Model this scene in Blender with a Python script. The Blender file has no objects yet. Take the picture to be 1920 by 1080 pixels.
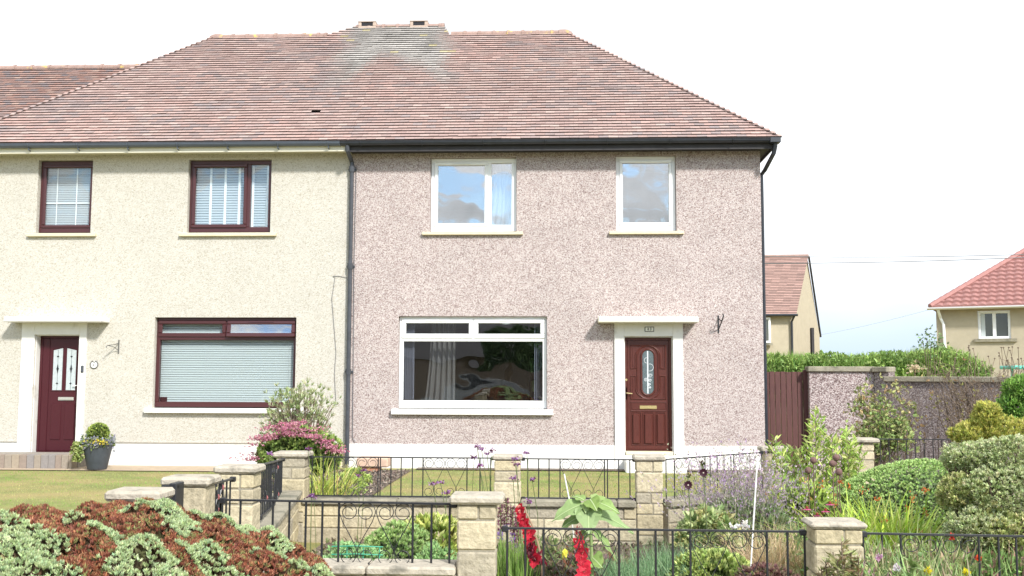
import bpy, math, random
import numpy as np
from mathutils import Vector, Matrix
R_ = math.radians
random.seed(7); rng = np.random.default_rng(11)
S = bpy.context.scene
COL = S.collection
# ---------------------------------------------------------------- camera
F = 1900.0; CAM = Vector((0, 0, 1.55)); YAW, PITCH, ROLL = R_(2.70), R_(4.97), R_(0.19)
cy, sy, cp, sp, cr, sr = math.cos(YAW), math.sin(YAW), math.cos(PITCH), math.sin(PITCH), math.cos(ROLL), math.sin(ROLL)
fw = Vector((-sy*cp, cy*cp, sp)); rt0 = Vector((cy, sy, 0)); up0 = rt0.cross(fw)
rt = cr*rt0 + sr*up0; up = -sr*rt0 + cr*up0
cd = bpy.data.cameras.new('camera'); cam = bpy.data.objects.new('camera', cd); COL.objects.link(cam)
cd.sensor_width = 36.0; cd.lens = 36.0*F/1920.0; cd.clip_start = 0.05; cd.clip_end = 3000
cam.matrix_world = Matrix(((rt.x, up.x, -fw.x, CAM.x), (rt.y, up.y, -fw.y, CAM.y), (rt.z, up.z, -fw.z, CAM.z), (0, 0, 0, 1)))
S.camera = cam
def P(px, py, Y):
    d = rt*((px-960)/F) + up*((540-py)/F) + fw
    return CAM + d*(Y/d.y)
# ---------------------------------------------------------------- light
SUN_AZ, SUN_EL = R_(148), R_(36)       # azimuth clockwise from +Y
sd = Vector((math.sin(SUN_AZ)*math.cos(SUN_EL), math.cos(SUN_AZ)*math.cos(SUN_EL), math.sin(SUN_EL)))
ld = bpy.data.lights.new('sun', 'SUN'); ld.energy = 2.65; ld.angle = R_(6); ld.color = (1.0, 0.965, 0.92)
lo = bpy.data.objects.new('sun', ld); COL.objects.link(lo); lo.rotation_euler = sd.to_track_quat('Z', 'Y').to_euler()
S.view_settings.view_transform = 'Standard'; S.view_settings.look = 'None'; S.view_settings.gamma = 1
S.view_settings.exposure = 1.12
w = bpy.data.worlds.new('World'); S.world = w; w.use_nodes = True
nt = w.node_tree; N = nt.nodes; L = nt.links; N.clear()
out = N.new('ShaderNodeOutputWorld'); bg = N.new('ShaderNodeBackground'); L.new(bg.outputs[0], out.inputs[0])
bg.inputs[1].default_value = 0.15
sk = N.new('ShaderNodeTexSky'); sk.sky_type = 'NISHITA'; sk.sun_disc = False; sk.sun_elevation = SUN_EL; sk.sun_rotation = SUN_AZ
sk.air_density = 1.0; sk.dust_density = 0.3; sk.ozone_density = 1.6
tc = N.new('ShaderNodeTexCoord'); mp = N.new('ShaderNodeMapping'); mp.inputs['Scale'].default_value = (1, 1, 2.6); mp.inputs['Location'].default_value = (0.35, 0.2, 0.1)
nz = N.new('ShaderNodeTexNoise'); nz.inputs['Scale'].default_value = 10.0; nz.inputs['Detail'].default_value = 9; nz.inputs['Roughness'].default_value = 0.55
L.new(tc.outputs['Generated'], mp.inputs[0]); L.new(mp.outputs[0], nz.inputs[0])
sep = N.new('ShaderNodeSeparateXYZ'); L.new(tc.outputs['Generated'], sep.inputs[0])
# more cloud towards the north (+Y), broken cloud to the south
m1 = N.new('ShaderNodeMath'); m1.operation = 'MULTIPLY_ADD'; m1.inputs[1].default_value = 0.20; L.new(sep.outputs['Y'], m1.inputs[0]); L.new(nz.outputs['Fac'], m1.inputs[2])
mr = N.new('ShaderNodeMapRange'); mr.inputs[1].default_value = 0.27; mr.inputs[2].default_value = 0.38; mr.interpolation_type = 'SMOOTHSTEP'; L.new(m1.outputs[0], mr.inputs[0])
nz2 = N.new('ShaderNodeTexNoise'); nz2.inputs['Scale'].default_value = 3.1; nz2.inputs['Detail'].default_value = 6; L.new(mp.outputs[0], nz2.inputs[0])
cr2 = N.new('ShaderNodeMapRange'); cr2.inputs[1].default_value = 0.38; cr2.inputs[2].default_value = 0.90; L.new(nz2.outputs['Fac'], cr2.inputs[0])
cmx = N.new('ShaderNodeMix'); cmx.data_type = 'RGBA'; L.new(cr2.outputs[0], cmx.inputs[0])
cmx.inputs[6].default_value = (3.15, 3.28, 3.38, 1); cmx.inputs[7].default_value = (7.8, 7.9, 8.1, 1)
hz = N.new('ShaderNodeMapRange'); hz.inputs[1].default_value = 0.01; hz.inputs[2].default_value = 0.16; hz.interpolation_type = 'SMOOTHSTEP'; L.new(sep.outputs['Z'], hz.inputs[0])
hmx = N.new('ShaderNodeMix'); hmx.data_type = 'RGBA'; L.new(hz.outputs[0], hmx.inputs[0]); hmx.inputs[6].default_value = (2.35, 2.85, 3.4, 1); L.new(cmx.outputs[2], hmx.inputs[7])
mx = N.new('ShaderNodeMix'); mx.data_type = 'RGBA'; L.new(mr.outputs[0], mx.inputs[0]); L.new(sk.outputs[0], mx.inputs[6]); L.new(hmx.outputs[2], mx.inputs[7])
L.new(mx.outputs[2], bg.inputs[0])
# ---------------------------------------------------------------- materials
def mat(name, col=(.5, .5, .5), rough=.7, metal=0, spec=.5, var=0, vscale=8, bump=0, bscale=60, attr=False, pebble=None, trans=0, coat=0, stretch=None, dirt=None):
    m = bpy.data.materials.new(name); m.use_nodes = True; n = m.node_tree.nodes; l = m.node_tree.links
    b = n['Principled BSDF']; b.inputs['Roughness'].default_value = rough; b.inputs['Metallic'].default_value = metal
    b.inputs['Specular IOR Level'].default_value = spec; b.inputs['Coat Weight'].default_value = coat
    t = n.new('ShaderNodeTexCoord'); src = t.outputs['Object']
    if stretch:
        q = n.new('ShaderNodeMapping'); q.inputs['Scale'].default_value = stretch; l.new(src, q.inputs[0]); src = q.outputs[0]
    c = None
    if attr:
        a = n.new('ShaderNodeAttribute'); a.attribute_name = 'col'; c = a.outputs['Color']
    else:
        r = n.new('ShaderNodeRGB'); r.outputs[0].default_value = (*col, 1); c = r.outputs[0]
    if pebble:
        sc, stops = pebble
        v = n.new('ShaderNodeTexVoronoi'); v.inputs['Scale'].default_value = sc; l.new(src, v.inputs['Vector'])
        s = n.new('ShaderNodeSeparateColor'); l.new(v.outputs['Color'], s.inputs[0])
        rp = n.new('ShaderNodeValToRGB'); l.new(s.outputs[0], rp.inputs[0]); rp.color_ramp.interpolation = 'CONSTANT'
        e = rp.color_ramp.elements
        while len(e) < len(stops): e.new(.5)
        for i, (p, cc) in enumerate(stops): e[i].position = p; e[i].color = (*cc, 1)
        c = rp.outputs[0]
        bp = n.new('ShaderNodeBump'); bp.inputs['Strength'].default_value = bump or .5; bp.inputs['Distance'].default_value = .01; bp.invert = True
        l.new(v.outputs['Distance'], bp.inputs['Height']); l.new(bp.outputs[0], b.inputs['Normal'])
    elif bump:
        z = n.new('ShaderNodeTexNoise'); z.inputs['Scale'].default_value = bscale; z.inputs['Detail'].default_value = 5; l.new(src, z.inputs['Vector'])
        bp = n.new('ShaderNodeBump'); bp.inputs['Strength'].default_value = bump; bp.inputs['Distance'].default_value = .015
        l.new(z.outputs['Fac'], bp.inputs['Height']); l.new(bp.outputs[0], b.inputs['Normal'])
    if var:
        z = n.new('ShaderNodeTexNoise'); z.inputs['Scale'].default_value = vscale; z.inputs['Detail'].default_value = 6; z.inputs['Roughness'].default_value = .65; l.new(src, z.inputs['Vector'])
        g = n.new('ShaderNodeMapRange'); g.inputs[1].default_value = .3; g.inputs[2].default_value = .7; g.inputs[3].default_value = 1-var; g.inputs[4].default_value = 1+var; l.new(z.outputs['Fac'], g.inputs[0])
        x = n.new('ShaderNodeVectorMath'); x.operation = 'SCALE'; l.new(c, x.inputs[0]); l.new(g.outputs[0], x.inputs['Scale']); c = x.outputs[0]
    if dirt:
        dc, ds, lo_, hi_ = dirt
        z = n.new('ShaderNodeTexNoise'); z.inputs['Scale'].default_value = ds; z.inputs['Detail'].default_value = 7; l.new(src, z.inputs['Vector'])
        g = n.new('ShaderNodeMapRange'); g.inputs[1].default_value = lo_; g.inputs[2].default_value = hi_; l.new(z.outputs['Fac'], g.inputs[0])
        x = n.new('ShaderNodeMix'); x.data_type = 'RGBA'; l.new(g.outputs[0], x.inputs[0]); l.new(c, x.inputs[6]); x.inputs[7].default_value = (*dc, 1); c = x.outputs[2]
    l.new(c, b.inputs['Base Color'])
    if trans:   # thin leaves let some light through
        tr = n.new('ShaderNodeBsdfTranslucent'); l.new(c, tr.inputs[0]); ms = n.new('ShaderNodeMixShader'); ms.inputs[0].default_value = trans
        l.new(b.outputs[0], ms.inputs[1]); l.new(tr.outputs[0], ms.inputs[2]); l.new(ms.outputs[0], n['Material Output'].inputs[0])
    return m
def glass(name, refl=.2, tint=(.9, .93, .95)):
    m = bpy.data.materials.new(name); m.use_nodes = True; n = m.node_tree.nodes; l = m.node_tree.links; n.clear()
    o = n.new('ShaderNodeOutputMaterial'); a = n.new('ShaderNodeBsdfTransparent'); a.inputs[0].default_value = (*tint, 1)
    g = n.new('ShaderNodeBsdfGlossy'); g.inputs['Roughness'].default_value = .0
    tc = n.new('ShaderNodeTexCoord'); z = n.new('ShaderNodeTexNoise'); z.inputs['Scale'].default_value = 1.6; z.inputs['Detail'].default_value = 1; l.new(tc.outputs['Object'], z.inputs[0])
    bp = n.new('ShaderNodeBump'); bp.inputs['Strength'].default_value = .45; bp.inputs['Distance'].default_value = .02; l.new(z.outputs[0], bp.inputs['Height']); l.new(bp.outputs[0], g.inputs['Normal'])
    f0 = n.new('ShaderNodeLayerWeight'); f = n.new('ShaderNodeMath'); f.operation = 'POWER'; f.inputs[1].default_value = 4.0; l.new(f0.outputs['Facing'], f.inputs[0]); ma = n.new('ShaderNodeMath'); ma.operation = 'ADD'; ma.use_clamp = True; ma.inputs[1].default_value = refl; l.new(f.outputs[0], ma.inputs[0])
    x = n.new('ShaderNodeMixShader'); l.new(ma.outputs[0], x.inputs[0]); l.new(a.outputs[0], x.inputs[1]); l.new(g.outputs[0], x.inputs[2]); l.new(x.outputs[0], o.inputs[0])
    return m
M = {}
M['cream'] = mat('cream_harling', rough=.95, spec=.2, bump=.5, var=.04, vscale=2, pebble=(75, [(0, (.36, .33, .27)), (.10, (.43, .405, .345)), (.25, (.47, .445, .39)), (.5, (.50, .478, .42)), (.78, (.525, .505, .455))]))
M['pink'] = mat('pink_pebbledash', rough=.9, spec=.25, bump=.45, var=.07, vscale=1.7, pebble=(84, [(0, (.205, .155, .145)), (.12, (.285, .225, .213)), (.28, (.37, .302, .286)), (.48, (.432, .370, .350)), (.74, (.515, .465, .44))]))
M['wallpeb'] = mat('garden_wall_pebbledash', rough=.95, spec=.2, bump=.8, var=.16, vscale=1.3, pebble=(62, [(0, (.12, .095, .09)), (.25, (.18, .145, .14)), (.5, (.235, .195, .188)), (.78, (.32, .28, .268))]))  # darker copy: shade of the angled long wall put into the colour
M['wallpebl'] = mat('pale_garden_wall_pebbledash', rough=.95, spec=.2, bump=.8, var=.12, vscale=1.3, pebble=(66, [(0, (.14, .10, .095)), (.2, (.25, .19, .185)), (.45, (.35, .28, .27)), (.72, (.50, .44, .42))]))  # lighter copy of the same pebbledash, sunlit look painted in
M['farcream'] = mat('far_cream_harling', (.42, .37, .275), rough=.95, spec=.2, var=.07, vscale=3, bump=.3)
M['white'] = mat('white_masonry_paint', (.70, .69, .655), rough=.7, var=.05, vscale=4, dirt=((.42, .39, .33), 5, .60, .85))
M['creampaint'] = mat('cream_paint', (.68, .65, .53), rough=.6)
M['sill'] = mat('sill_cream_paint', (.62, .55, .38), rough=.7, var=.08, vscale=12)
M['upvc'] = mat('white_upvc', (.84, .85, .84), rough=.3, spec=.5)
M['brown'] = mat('rosewood_upvc', (.06, .016, .018), rough=.35, var=.12, vscale=10, stretch=(20, 20, 2))
M['door1'] = mat('rosewood_door', (.055, .008, .013), rough=.4, spec=.35, var=.1, vscale=8, stretch=(20, 20, 2))
M['door2'] = mat('mahogany_door', (.078, .019, .014), rough=.38, spec=.35, var=.25, vscale=6, stretch=(16, 16, 1.5))
M['glass'] = glass('window_glass', .21)
M['glassup'] = glass('upstairs_glass', .30)
M['glassblind'] = glass('window_glass_over_blind', .08, (.96, .98, .98))
M['room'] = mat('room_wall', (.22, .21, .20), rough=.9)
M['carpet'] = mat('room_floor', (.08, .07, .06), rough=1)
M['blind'] = mat('white_blind_slats', (.50, .545, .55), rough=.5)
M['blindgrey'] = mat('grey_white_blind_slats', (.40, .44, .47), rough=.5)
M['tape'] = mat('white_blind_tape', (.85, .86, .86), rough=.7)
M['greycurtain'] = mat('grey_brown_curtain', (.26, .24, .22), rough=.9)
M['curtain'] = mat('white_net_curtain', (.75, .77, .80), rough=.8, trans=.4)
M['lilac'] = mat('grey_vertical_blind', (.34, .34, .40), rough=.8)
M['gutter'] = mat('blue_grey_gutter', (.075, .09, .115), rough=.35, var=.12, vscale=6)
M['black'] = mat('black_gutter_paint', (.022, .026, .034), rough=.4, var=.25, vscale=6)
M['fascia'] = mat('dark_fascia', (.03, .028, .03), rough=.7, var=.3, vscale=5)
M['pipe'] = mat('grey_cast_iron_pipe', (.045, .05, .06), rough=.5, var=.3, vscale=9)
M['tiles'] = mat('clay_roof_tiles', attr=True, rough=.9, spec=.2, var=.12, vscale=30, bump=.35, bscale=90)
M['ridge'] = mat('clay_ridge_tile', (.29, .20, .17), rough=.9, var=.2, vscale=9, dirt=((.55, .42, .12), 5, .62, .72))
M['vent'] = mat('clay_vent', (.42, .33, .27), rough=.9, var=.1)
M['dark'] = mat('dark_void', (.02, .02, .025), rough=.9)
M['stone'] = mat('reconstituted_stone', attr=True, rough=.95, spec=.2, var=.22, vscale=30, bump=1.0, bscale=26)
M['mortar'] = mat('mortar', (.26, .235, .18), rough=1, bump=.4)
M['cope'] = mat('concrete_coping', (.40, .36, .29), rough=.95, var=.2, vscale=20, bump=.6, bscale=50, dirt=((.16, .15, .12), 9, .55, .75))
M['cope2'] = mat('weathered_coping', (.27, .245, .185), rough=.95, var=.3, vscale=10, bump=.6, bscale=50, dirt=((.10, .10, .07), 5, .5, .7))
M['iron'] = mat('black_painted_iron', (.016, .017, .02), rough=.45, var=.3, vscale=15)
M['brass'] = mat('brass', (.75, .60, .30), rough=.3, metal=.9)
M['silver'] = mat('silver_letter_plate', (.6, .58, .54), rough=.35, metal=.7)
M['lead'] = mat('frosted_door_glass', (.10, .13, .14), rough=.12, spec=.8, var=.4, vscale=60)
M['lead2'] = mat('pale_leaded_glass', (.42, .47, .48), rough=.2, var=.1, vscale=20)
M['motif'] = mat('etched_motif', (.55, .58, .60), rough=.4)
M['gate'] = mat('brown_timber_gate', (.085, .030, .026), rough=.7, var=.25, vscale=5, stretch=(14, 14, 1.2))
M['lawn'] = mat('lawn_blades', attr=True, rough=.9, spec=.15, trans=.25)
M['leaf'] = mat('leaves', attr=True, rough=.6, spec=.3, trans=.28)
M['petal'] = mat('petals', attr=True, rough=.6, spec=.3, trans=.35)
M['bark'] = mat('bark', (.16, .12, .085), rough=.95, var=.3, vscale=20, bump=.6)
M['soil'] = mat('garden_soil', (.13, .10, .075), rough=1, var=.4, vscale=14, bump=1, bscale=25, dirt=((.30, .26, .20), 30, .55, .7))
M['earth'] = mat('grass_ground', (.20, .21, .065), rough=1, var=.2, vscale=3, bump=.5, bscale=80, dirt=((.30, .245, .10), 1.1, .42, .62))
M['path'] = mat('tan_path', (.42, .33, .23), rough=.95, var=.12, vscale=5, bump=.3)
M['asphalt'] = mat('asphalt', (.05, .05, .052), rough=.95, var=.2, vscale=20, bump=.4)
M['pave'] = mat('pavement_slabs', (.30, .29, .27), rough=.95, var=.12, vscale=8, bump=.3)
M['paver'] = mat('block_pavers', attr=True, rough=.95, var=.12, vscale=20, bump=.4)
M['pot'] = mat('dark_grey_pot', (.055, .065, .08), rough=.6, var=.15, vscale=12)
M['terracotta'] = mat('terracotta', (.42, .20, .12), rough=.9, var=.15, vscale=12)
M['tanpot'] = mat('tan_clay', (.52, .37, .28), rough=.9, var=.15, vscale=12)
M['rust'] = mat('rusty_iron_ball', (.15, .085, .075), rough=.9, var=.25, vscale=50, bump=.5)
M['stake'] = mat('white_plastic_cane', (.58, .58, .54), rough=.5)
M['wire'] = mat('cable', (.16, .16, .17), rough=.7)
M['greenwire'] = mat('green_border_wire', (.05, .33, .20), rough=.5)
M['pantile'] = mat('red_pantiles', (.31, .15, .135), rough=.8, var=.12, vscale=6)
M['fartile'] = mat('far_clay_tiles', attr=True, rough=.9, var=.1, vscale=10)
M['teal'] = mat('teal_plastic', (.10, .52, .42), rough=.5)
M['darkroof'] = mat('dark_slates', (.06, .055, .055), rough=.9, var=.2)
M['brownwall'] = mat('brown_harling', (.20, .16, .13), rough=.95, var=.1)
M['carpaint'] = mat('silver_car_paint', (.30, .32, .34), rough=.25, metal=.5, coat=.6)
M['carglass'] = mat('car_glass', (.02, .025, .03), rough=.08, spec=.8)
M['tyre'] = mat('tyre_rubber', (.02, .02, .02), rough=.85)
M['ceramic'] = mat('grey_plaque', (.11, .11, .10), rough=.6)
M['plaquewhite'] = mat('plaque_white', (.80, .80, .76), rough=.5)
M['reddeco'] = mat('painted_rose_ornament', (.26, .08, .08), rough=.6, var=.4, vscale=60)
M['books'] = mat('book_spines', attr=True, rough=.7)
# ---------------------------------------------------------------- mesh tools
def tagit(o, label=None, cat=None, group=None, kind=None):
    if label: o['label'] = label
    if cat: o['category'] = cat
    if group: o['group'] = group
    if kind: o['kind'] = kind
    return o
def link(o, parent):
    COL.objects.link(o)
    if parent is not None:
        o.parent = parent; T = Vector(parent.location) if parent.parent is None else Vector((0, 0, 0))
        o.matrix_parent_inverse = Matrix.Translation(-T)
    return o
def empty(name, loc, label, cat, group=None):
    o = bpy.data.objects.new(name, None); o.location = loc; o.empty_display_size = .2; COL.objects.link(o)
    return tagit(o, label, cat, group)
class MB:
    def __init__(s): s.V = []; s.F = []; s.C = []; s.c = (.5, .5, .5)
    def add(s, vs, fs, c=None):
        k = len(s.V); s.V += [tuple(v) for v in vs]; s.F += [tuple(i+k for i in f) for f in fs]; s.C += [c or s.c]*len(fs)
    def quad(s, a, b, c, d, col=None): s.add([a, b, c, d], [(0, 1, 2, 3)], col)
    def box(s, x0, x1, y0, y1, z0, z1, b=0, col=None):
        if x0 > x1: x0, x1 = x1, x0
        if y0 > y1: y0, y1 = y1, y0
        if z0 > z1: z0, z1 = z1, z0
        b = min(b, (x1-x0)*.45, (y1-y0)*.45, (z1-z0)*.45)
        if b <= 0:
            s.add([(x0, y0, z0), (x1, y0, z0), (x1, y1, z0), (x0, y1, z0), (x0, y0, z1), (x1, y0, z1), (x1, y1, z1), (x0, y1, z1)],
                  [(0, 3, 2, 1), (4, 5, 6, 7), (0, 1, 5, 4), (1, 2, 6, 5), (2, 3, 7, 6), (3, 0, 4, 7)], col); return
        vs = []
        for iz in (0, 1):
            for iy in (0, 1):
                for ix in (0, 1):
                    X = (x0, x1)[ix]; Y = (y0, y1)[iy]; Z = (z0, z1)[iz]; dx = b if ix == 0 else -b; dy = b if iy == 0 else -b; dz = b if iz == 0 else -b
                    vs += [(X, Y+dy, Z+dz), (X+dx, Y, Z+dz), (X+dx, Y+dy, Z)]
        def i(ix, iy, iz, a): return (iz*4+iy*2+ix)*3+a
        fs = []
        for a, (o1, o2) in enumerate(((1, 2), (0, 2), (0, 1))):
            for sd_ in (0, 1):
                q = []
                for (p, r) in ((0, 0), (1, 0), (1, 1), (0, 1)):
                    t = [0, 0, 0]; t[a] = sd_; t[o1] = p; t[o2] = r; q.append(i(*t, a))
                fs.append(tuple(q))
        for a in range(3):
            o1, o2 = [k for k in range(3) if k != a]
            for p in (0, 1):
                for r in (0, 1):
                    t0 = [0, 0, 0]; t1 = [0, 0, 0]; t0[o1] = t1[o1] = p; t0[o2] = t1[o2] = r; t0[a] = 0; t1[a] = 1
                    fs.append((i(*t0, o1), i(*t1, o1), i(*t1, o2), i(*t0, o2)))
        for ix in (0, 1):
            for iy in (0, 1):
                for iz in (0, 1): fs.append((i(ix, iy, iz, 0), i(ix, iy, iz, 1), i(ix, iy, iz, 2)))
        s.add(vs, fs, col)
    def tube(s, pts, r, n=6, col=None, r1=None):
        pts = [Vector(p) for p in pts]; m = len(pts); vs = []; prev = None
        for k, p in enumerate(pts):
            d = (pts[min(k+1, m-1)]-pts[max(k-1, 0)]).normalized()
            if prev is None:
                a = d.cross(Vector((0, 0, 1)));  a = a if a.length > .05 else d.cross(Vector((0, 1, 0)))
            else: a = prev-d*prev.dot(d)
            a = a.normalized(); prev = a; bb = d.cross(a)
            rr = r if r1 is None else r+(r1-r)*k/max(m-1, 1)
            for j in range(n):
                t = 2*math.pi*j/n; vs.append(p+a*(rr*math.cos(t))+bb*(rr*math.sin(t)))
        fs = [(k*n+j, k*n+(j+1) % n, (k+1)*n+(j+1) % n, (k+1)*n+j) for k in range(m-1) for j in range(n)]
        fs += [tuple(range(n-1, -1, -1)), tuple((m-1)*n+j for j in range(n))]
        s.add(vs, fs, col)
    def lathe(s, c, prof, n=20, col=None):
        vs = []; m = len(prof)
        for (r, z) in prof:
            for j in range(n): t = 2*math.pi*j/n; vs.append((c[0]+r*math.cos(t), c[1]+r*math.sin(t), c[2]+z))
        fs = [(k*n+j, k*n+(j+1) % n, (k+1)*n+(j+1) % n, (k+1)*n+j) for k in range(m-1) for j in range(n)]
        fs += [tuple(range(n-1, -1, -1)), tuple((m-1)*n+j for j in range(n))]
        s.add(vs, fs, col)
    def sphere(s, c, r, n=12, col=None, sc=(1, 1, 1)):
        vs = []; m = n//2+1
        for k in range(m):
            a = math.pi*k/(m-1); 
            for j in range(n): t = 2*math.pi*j/n; vs.append((c[0]+r*sc[0]*math.sin(a)*math.cos(t), c[1]+r*sc[1]*math.sin(a)*math.sin(t), c[2]+r*sc[2]*math.cos(a)))
        s.add(vs, [(k*n+j, (k+1)*n+j, (k+1)*n+(j+1) % n, k*n+(j+1) % n) for k in range(m-1) for j in range(n)], col)
    def prism(s, poly, y0, y1, col=None):   # poly in (x,z), extruded along y
        n = len(poly); vs = [(x, y0, z) for x, z in poly]+[(x, y1, z) for x, z in poly]
        s.add(vs, [tuple(range(n)), tuple(range(2*n-1, n-1, -1))]+[(i, (i+1) % n+0, (i+1) % n+n, i+n) for i in range(n)], col)
    def build(s, name, material, parent=None, smooth=False, label=None):
        me = bpy.data.meshes.new(name); me.from_pydata(s.V, [], s.F)
        a = me.attributes.new('col', 'FLOAT_COLOR', 'FACE')
        a.data.foreach_set('color', np.array([(c[0], c[1], c[2], 1.) for c in s.C], dtype=np.float32).ravel())
        me.materials.append(material)
        if smooth: me.polygons.foreach_set('use_smooth', [True]*len(me.polygons))
        me.update(); o = bpy.data.objects.new(name, me)
        if label: o['label'] = label
        return link(o, parent)
class LB:    # bulk builder for quads in numpy (leaves, blades)
    def __init__(s): s.V = []; s.C = []
    def quads(s, q, c): s.V.append(np.asarray(q, dtype=np.float64).reshape(-1, 4, 3)); s.C.append(np.broadcast_to(np.asarray(c, dtype=np.float64), (len(s.V[-1]), 3)))
    def build(s, name, material, parent=None, extra=None):
        V = np.concatenate(s.V); C = np.clip(np.concatenate(s.C), 0, 1); n = len(V)
        me = bpy.data.meshes.new(name); me.vertices.add(n*4); me.vertices.foreach_set('co', V.astype(np.float32).ravel())
        me.loops.add(n*4); me.loops.foreach_set('vertex_index', np.arange(n*4, dtype=np.int32))
        me.polygons.add(n); me.polygons.foreach_set('loop_start', np.arange(0, n*4, 4, dtype=np.int32))
        try: me.polygons.foreach_set('loop_total', np.full(n, 4, dtype=np.int32))
        except Exception: pass
        me.update(calc_edges=True)
        a = me.attributes.new('col', 'FLOAT_COLOR', 'FACE'); a.data.foreach_set('color', np.c_[C, np.ones(n)].astype(np.float32).ravel())
        me.materials.append(material); o = bpy.data.objects.new(name, me)
        return link(o, parent)
LEAFGAIN = 1.18
def nrm(a): return a/np.maximum(np.linalg.norm(a, axis=-1, keepdims=True), 1e-9)
def leaves(lb, Pn, Nn, k, Ln, Wd, cols, spread=1.0, cj=.18, off=0.0):
    """k leaves at each point of Pn, fanning about the direction Nn"""
    n = len(Pn); p = np.repeat(Pn, k, 0); d = np.repeat(Nn, k, 0); c = np.repeat(np.broadcast_to(cols, (n, 3)), k, 0)
    r = rng.normal(size=p.shape); d = nrm(nrm(d)+spread*nrm(r)*rng.uniform(.5, 1, (len(p), 1)))
    L_ = Ln*rng.uniform(.7, 1.25, (len(p), 1)); W_ = Wd*rng.uniform(.75, 1.2, (len(p), 1))
    sd_ = nrm(np.cross(d, rng.normal(size=p.shape))); nn = np.cross(d, sd_)
    b = p+d*off; m = b+d*L_*.5
    q = np.stack([b, m+sd_*W_*.5+nn*W_*.15, b+d*L_-nn*L_*.12, m-sd_*W_*.5+nn*W_*.15], 1)
    c = np.minimum(c*LEAFGAIN, .82)*(1+rng.normal(size=(len(p), 1))*cj)*(1+rng.normal(size=(len(p), 3))*cj*.25)
    lb.quads(q, c)
def blades(lb, B, D, Ln, Wd, droop, cols, segs=4, cj=.15):
    n = len(B); L_ = Ln*rng.uniform(.7, 1.2, (n, 1)); D = nrm(D); h = D*[1, 1, 0]; h = nrm(h+1e-4)
    sd_ = nrm(np.cross(D, [0, 0, 1.])+1e-6); sd_ = nrm(sd_+.5*rng.normal(size=sd_.shape)*[1, 1, 0])
    c = np.broadcast_to(cols, (n, 3))*(1+rng.normal(size=(n, 1))*cj)*(1+rng.normal(size=(n, 3))*.05)
    dr = droop*rng.uniform(.5, 1.4, (n, 1))
    pts = []
    for i in range(segs+1):
        t = i/segs; pts.append(B+D*L_*t+(h*.35-np.array([0, 0, 1.]))*dr*L_*t*t)
    for i in range(segs):
        w0 = Wd*(1-(i/segs)**2)*.5; w1 = Wd*(1-((i+1)/segs)**2)*.5
        lb.quads(np.stack([pts[i]-sd_*w0, pts[i]+sd_*w0, pts[i+1]+sd_*w1, pts[i+1]-sd_*w1], 1), c)
    return pts[-1]
def dirs(n, zmin=-.1):
    v = nrm(rng.normal(size=(int(n*3)+10, 3))); v = v[v[:, 2] > zmin][:n]; return v
def lumps(d, k, amp, width=.35, seed=0):
    r = np.random.default_rng(seed); c = nrm(r.normal(size=(k, 3))); c[:, 2] = abs(c[:, 2]); a = r.uniform(.3, 1, k)
    s = np.zeros(len(d))
    for i in range(k): s = np.maximum(s, a[i]*np.exp(-((1-d@c[i])/(width*width))))
    return 1+amp*(s*2-1)
def pal(n, cols, p=None):
    i = rng.choice(len(cols), n, p=p); return np.array(cols)[i]
# ================================================================ THE SETTING
YF = 17.3                      # front face of both houses
def ground(name, x0, x1, y0, y1, z, m):
    b = MB(); b.quad((x0, y0, z), (x1, y0, z), (x1, y1, z), (x0, y1, z)); o = b.build(name, m); tagit(o, kind='structure'); return o
ground('ground', -900, 900, -400, 1500, -.014, M['earth'])
ground('road', -60, 60, -11, -2.5, -.010, M['asphalt'])
ground('pavement', -60, 60, -2.2, 3.6, -.006, M['pave'])
b = MB(); b.box(-60, 60, -2.35, -2.2, -.1, .0, .01); tagit(b.build('kerb', M['cope2']), kind='structure')
ground('path', -16, -4.3, 16.35, YF-.02, .0, M['path'])
ground('soil_bed', -4.4, -2.45, 10.0, 16.85, -.004, M['soil'])
ground('garden_soil', -2.2, 12, 5.9, 9.6, -.002, M['soil'])
ground('garden_soil_right', 2.4, 12, 9.85, 17.2, -.005, M['soil'])
ground('soil_strip', -2.4, 3.4, 16.95, YF-.02, .004, M['soil'])
# ================================================================ HOUSES
XPARTY = P(655, 560, YF).x; XR = P(1430, 560, YF).x; XL = -11.3
Ye = YF-.40                                   # eave line
ZE = P(1000, 262, Ye).z                       # top of gutter / first tile
XER = P(1456, 262, Ye).x; RUN = 3.5; Yr = Ye+RUN; ZR = P(950, 64, Yr).z
XRR = P(1056, 66, Yr).x; XRL = P(409, 71, Yr).x; XEL = XRL-(XER-XRR)
ZT = ZE-.10                                   # wall top under soffit
pink = empty('terraced_house', (XPARTY+3.5, YF, 0), 'pink pebbledashed end terrace house with white windows and red door', 'house', 'houses of the terrace')
crm = empty('terraced_house', (XPARTY-3.5, YF, 0), 'cream harled terrace house with dark red framed windows beside the pink one', 'house', 'houses of the terrace')
def px_rect(xl, xr, yt, yb, Y=YF):
    xm, ym = (xl+xr)/2, (yt+yb)/2
    return (P(xl, ym, Y).x, P(xr, ym, Y).x, P(xm, yb, Y).z, P(xm, yt, Y).z)   # x0 x1 z0 z1
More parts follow.
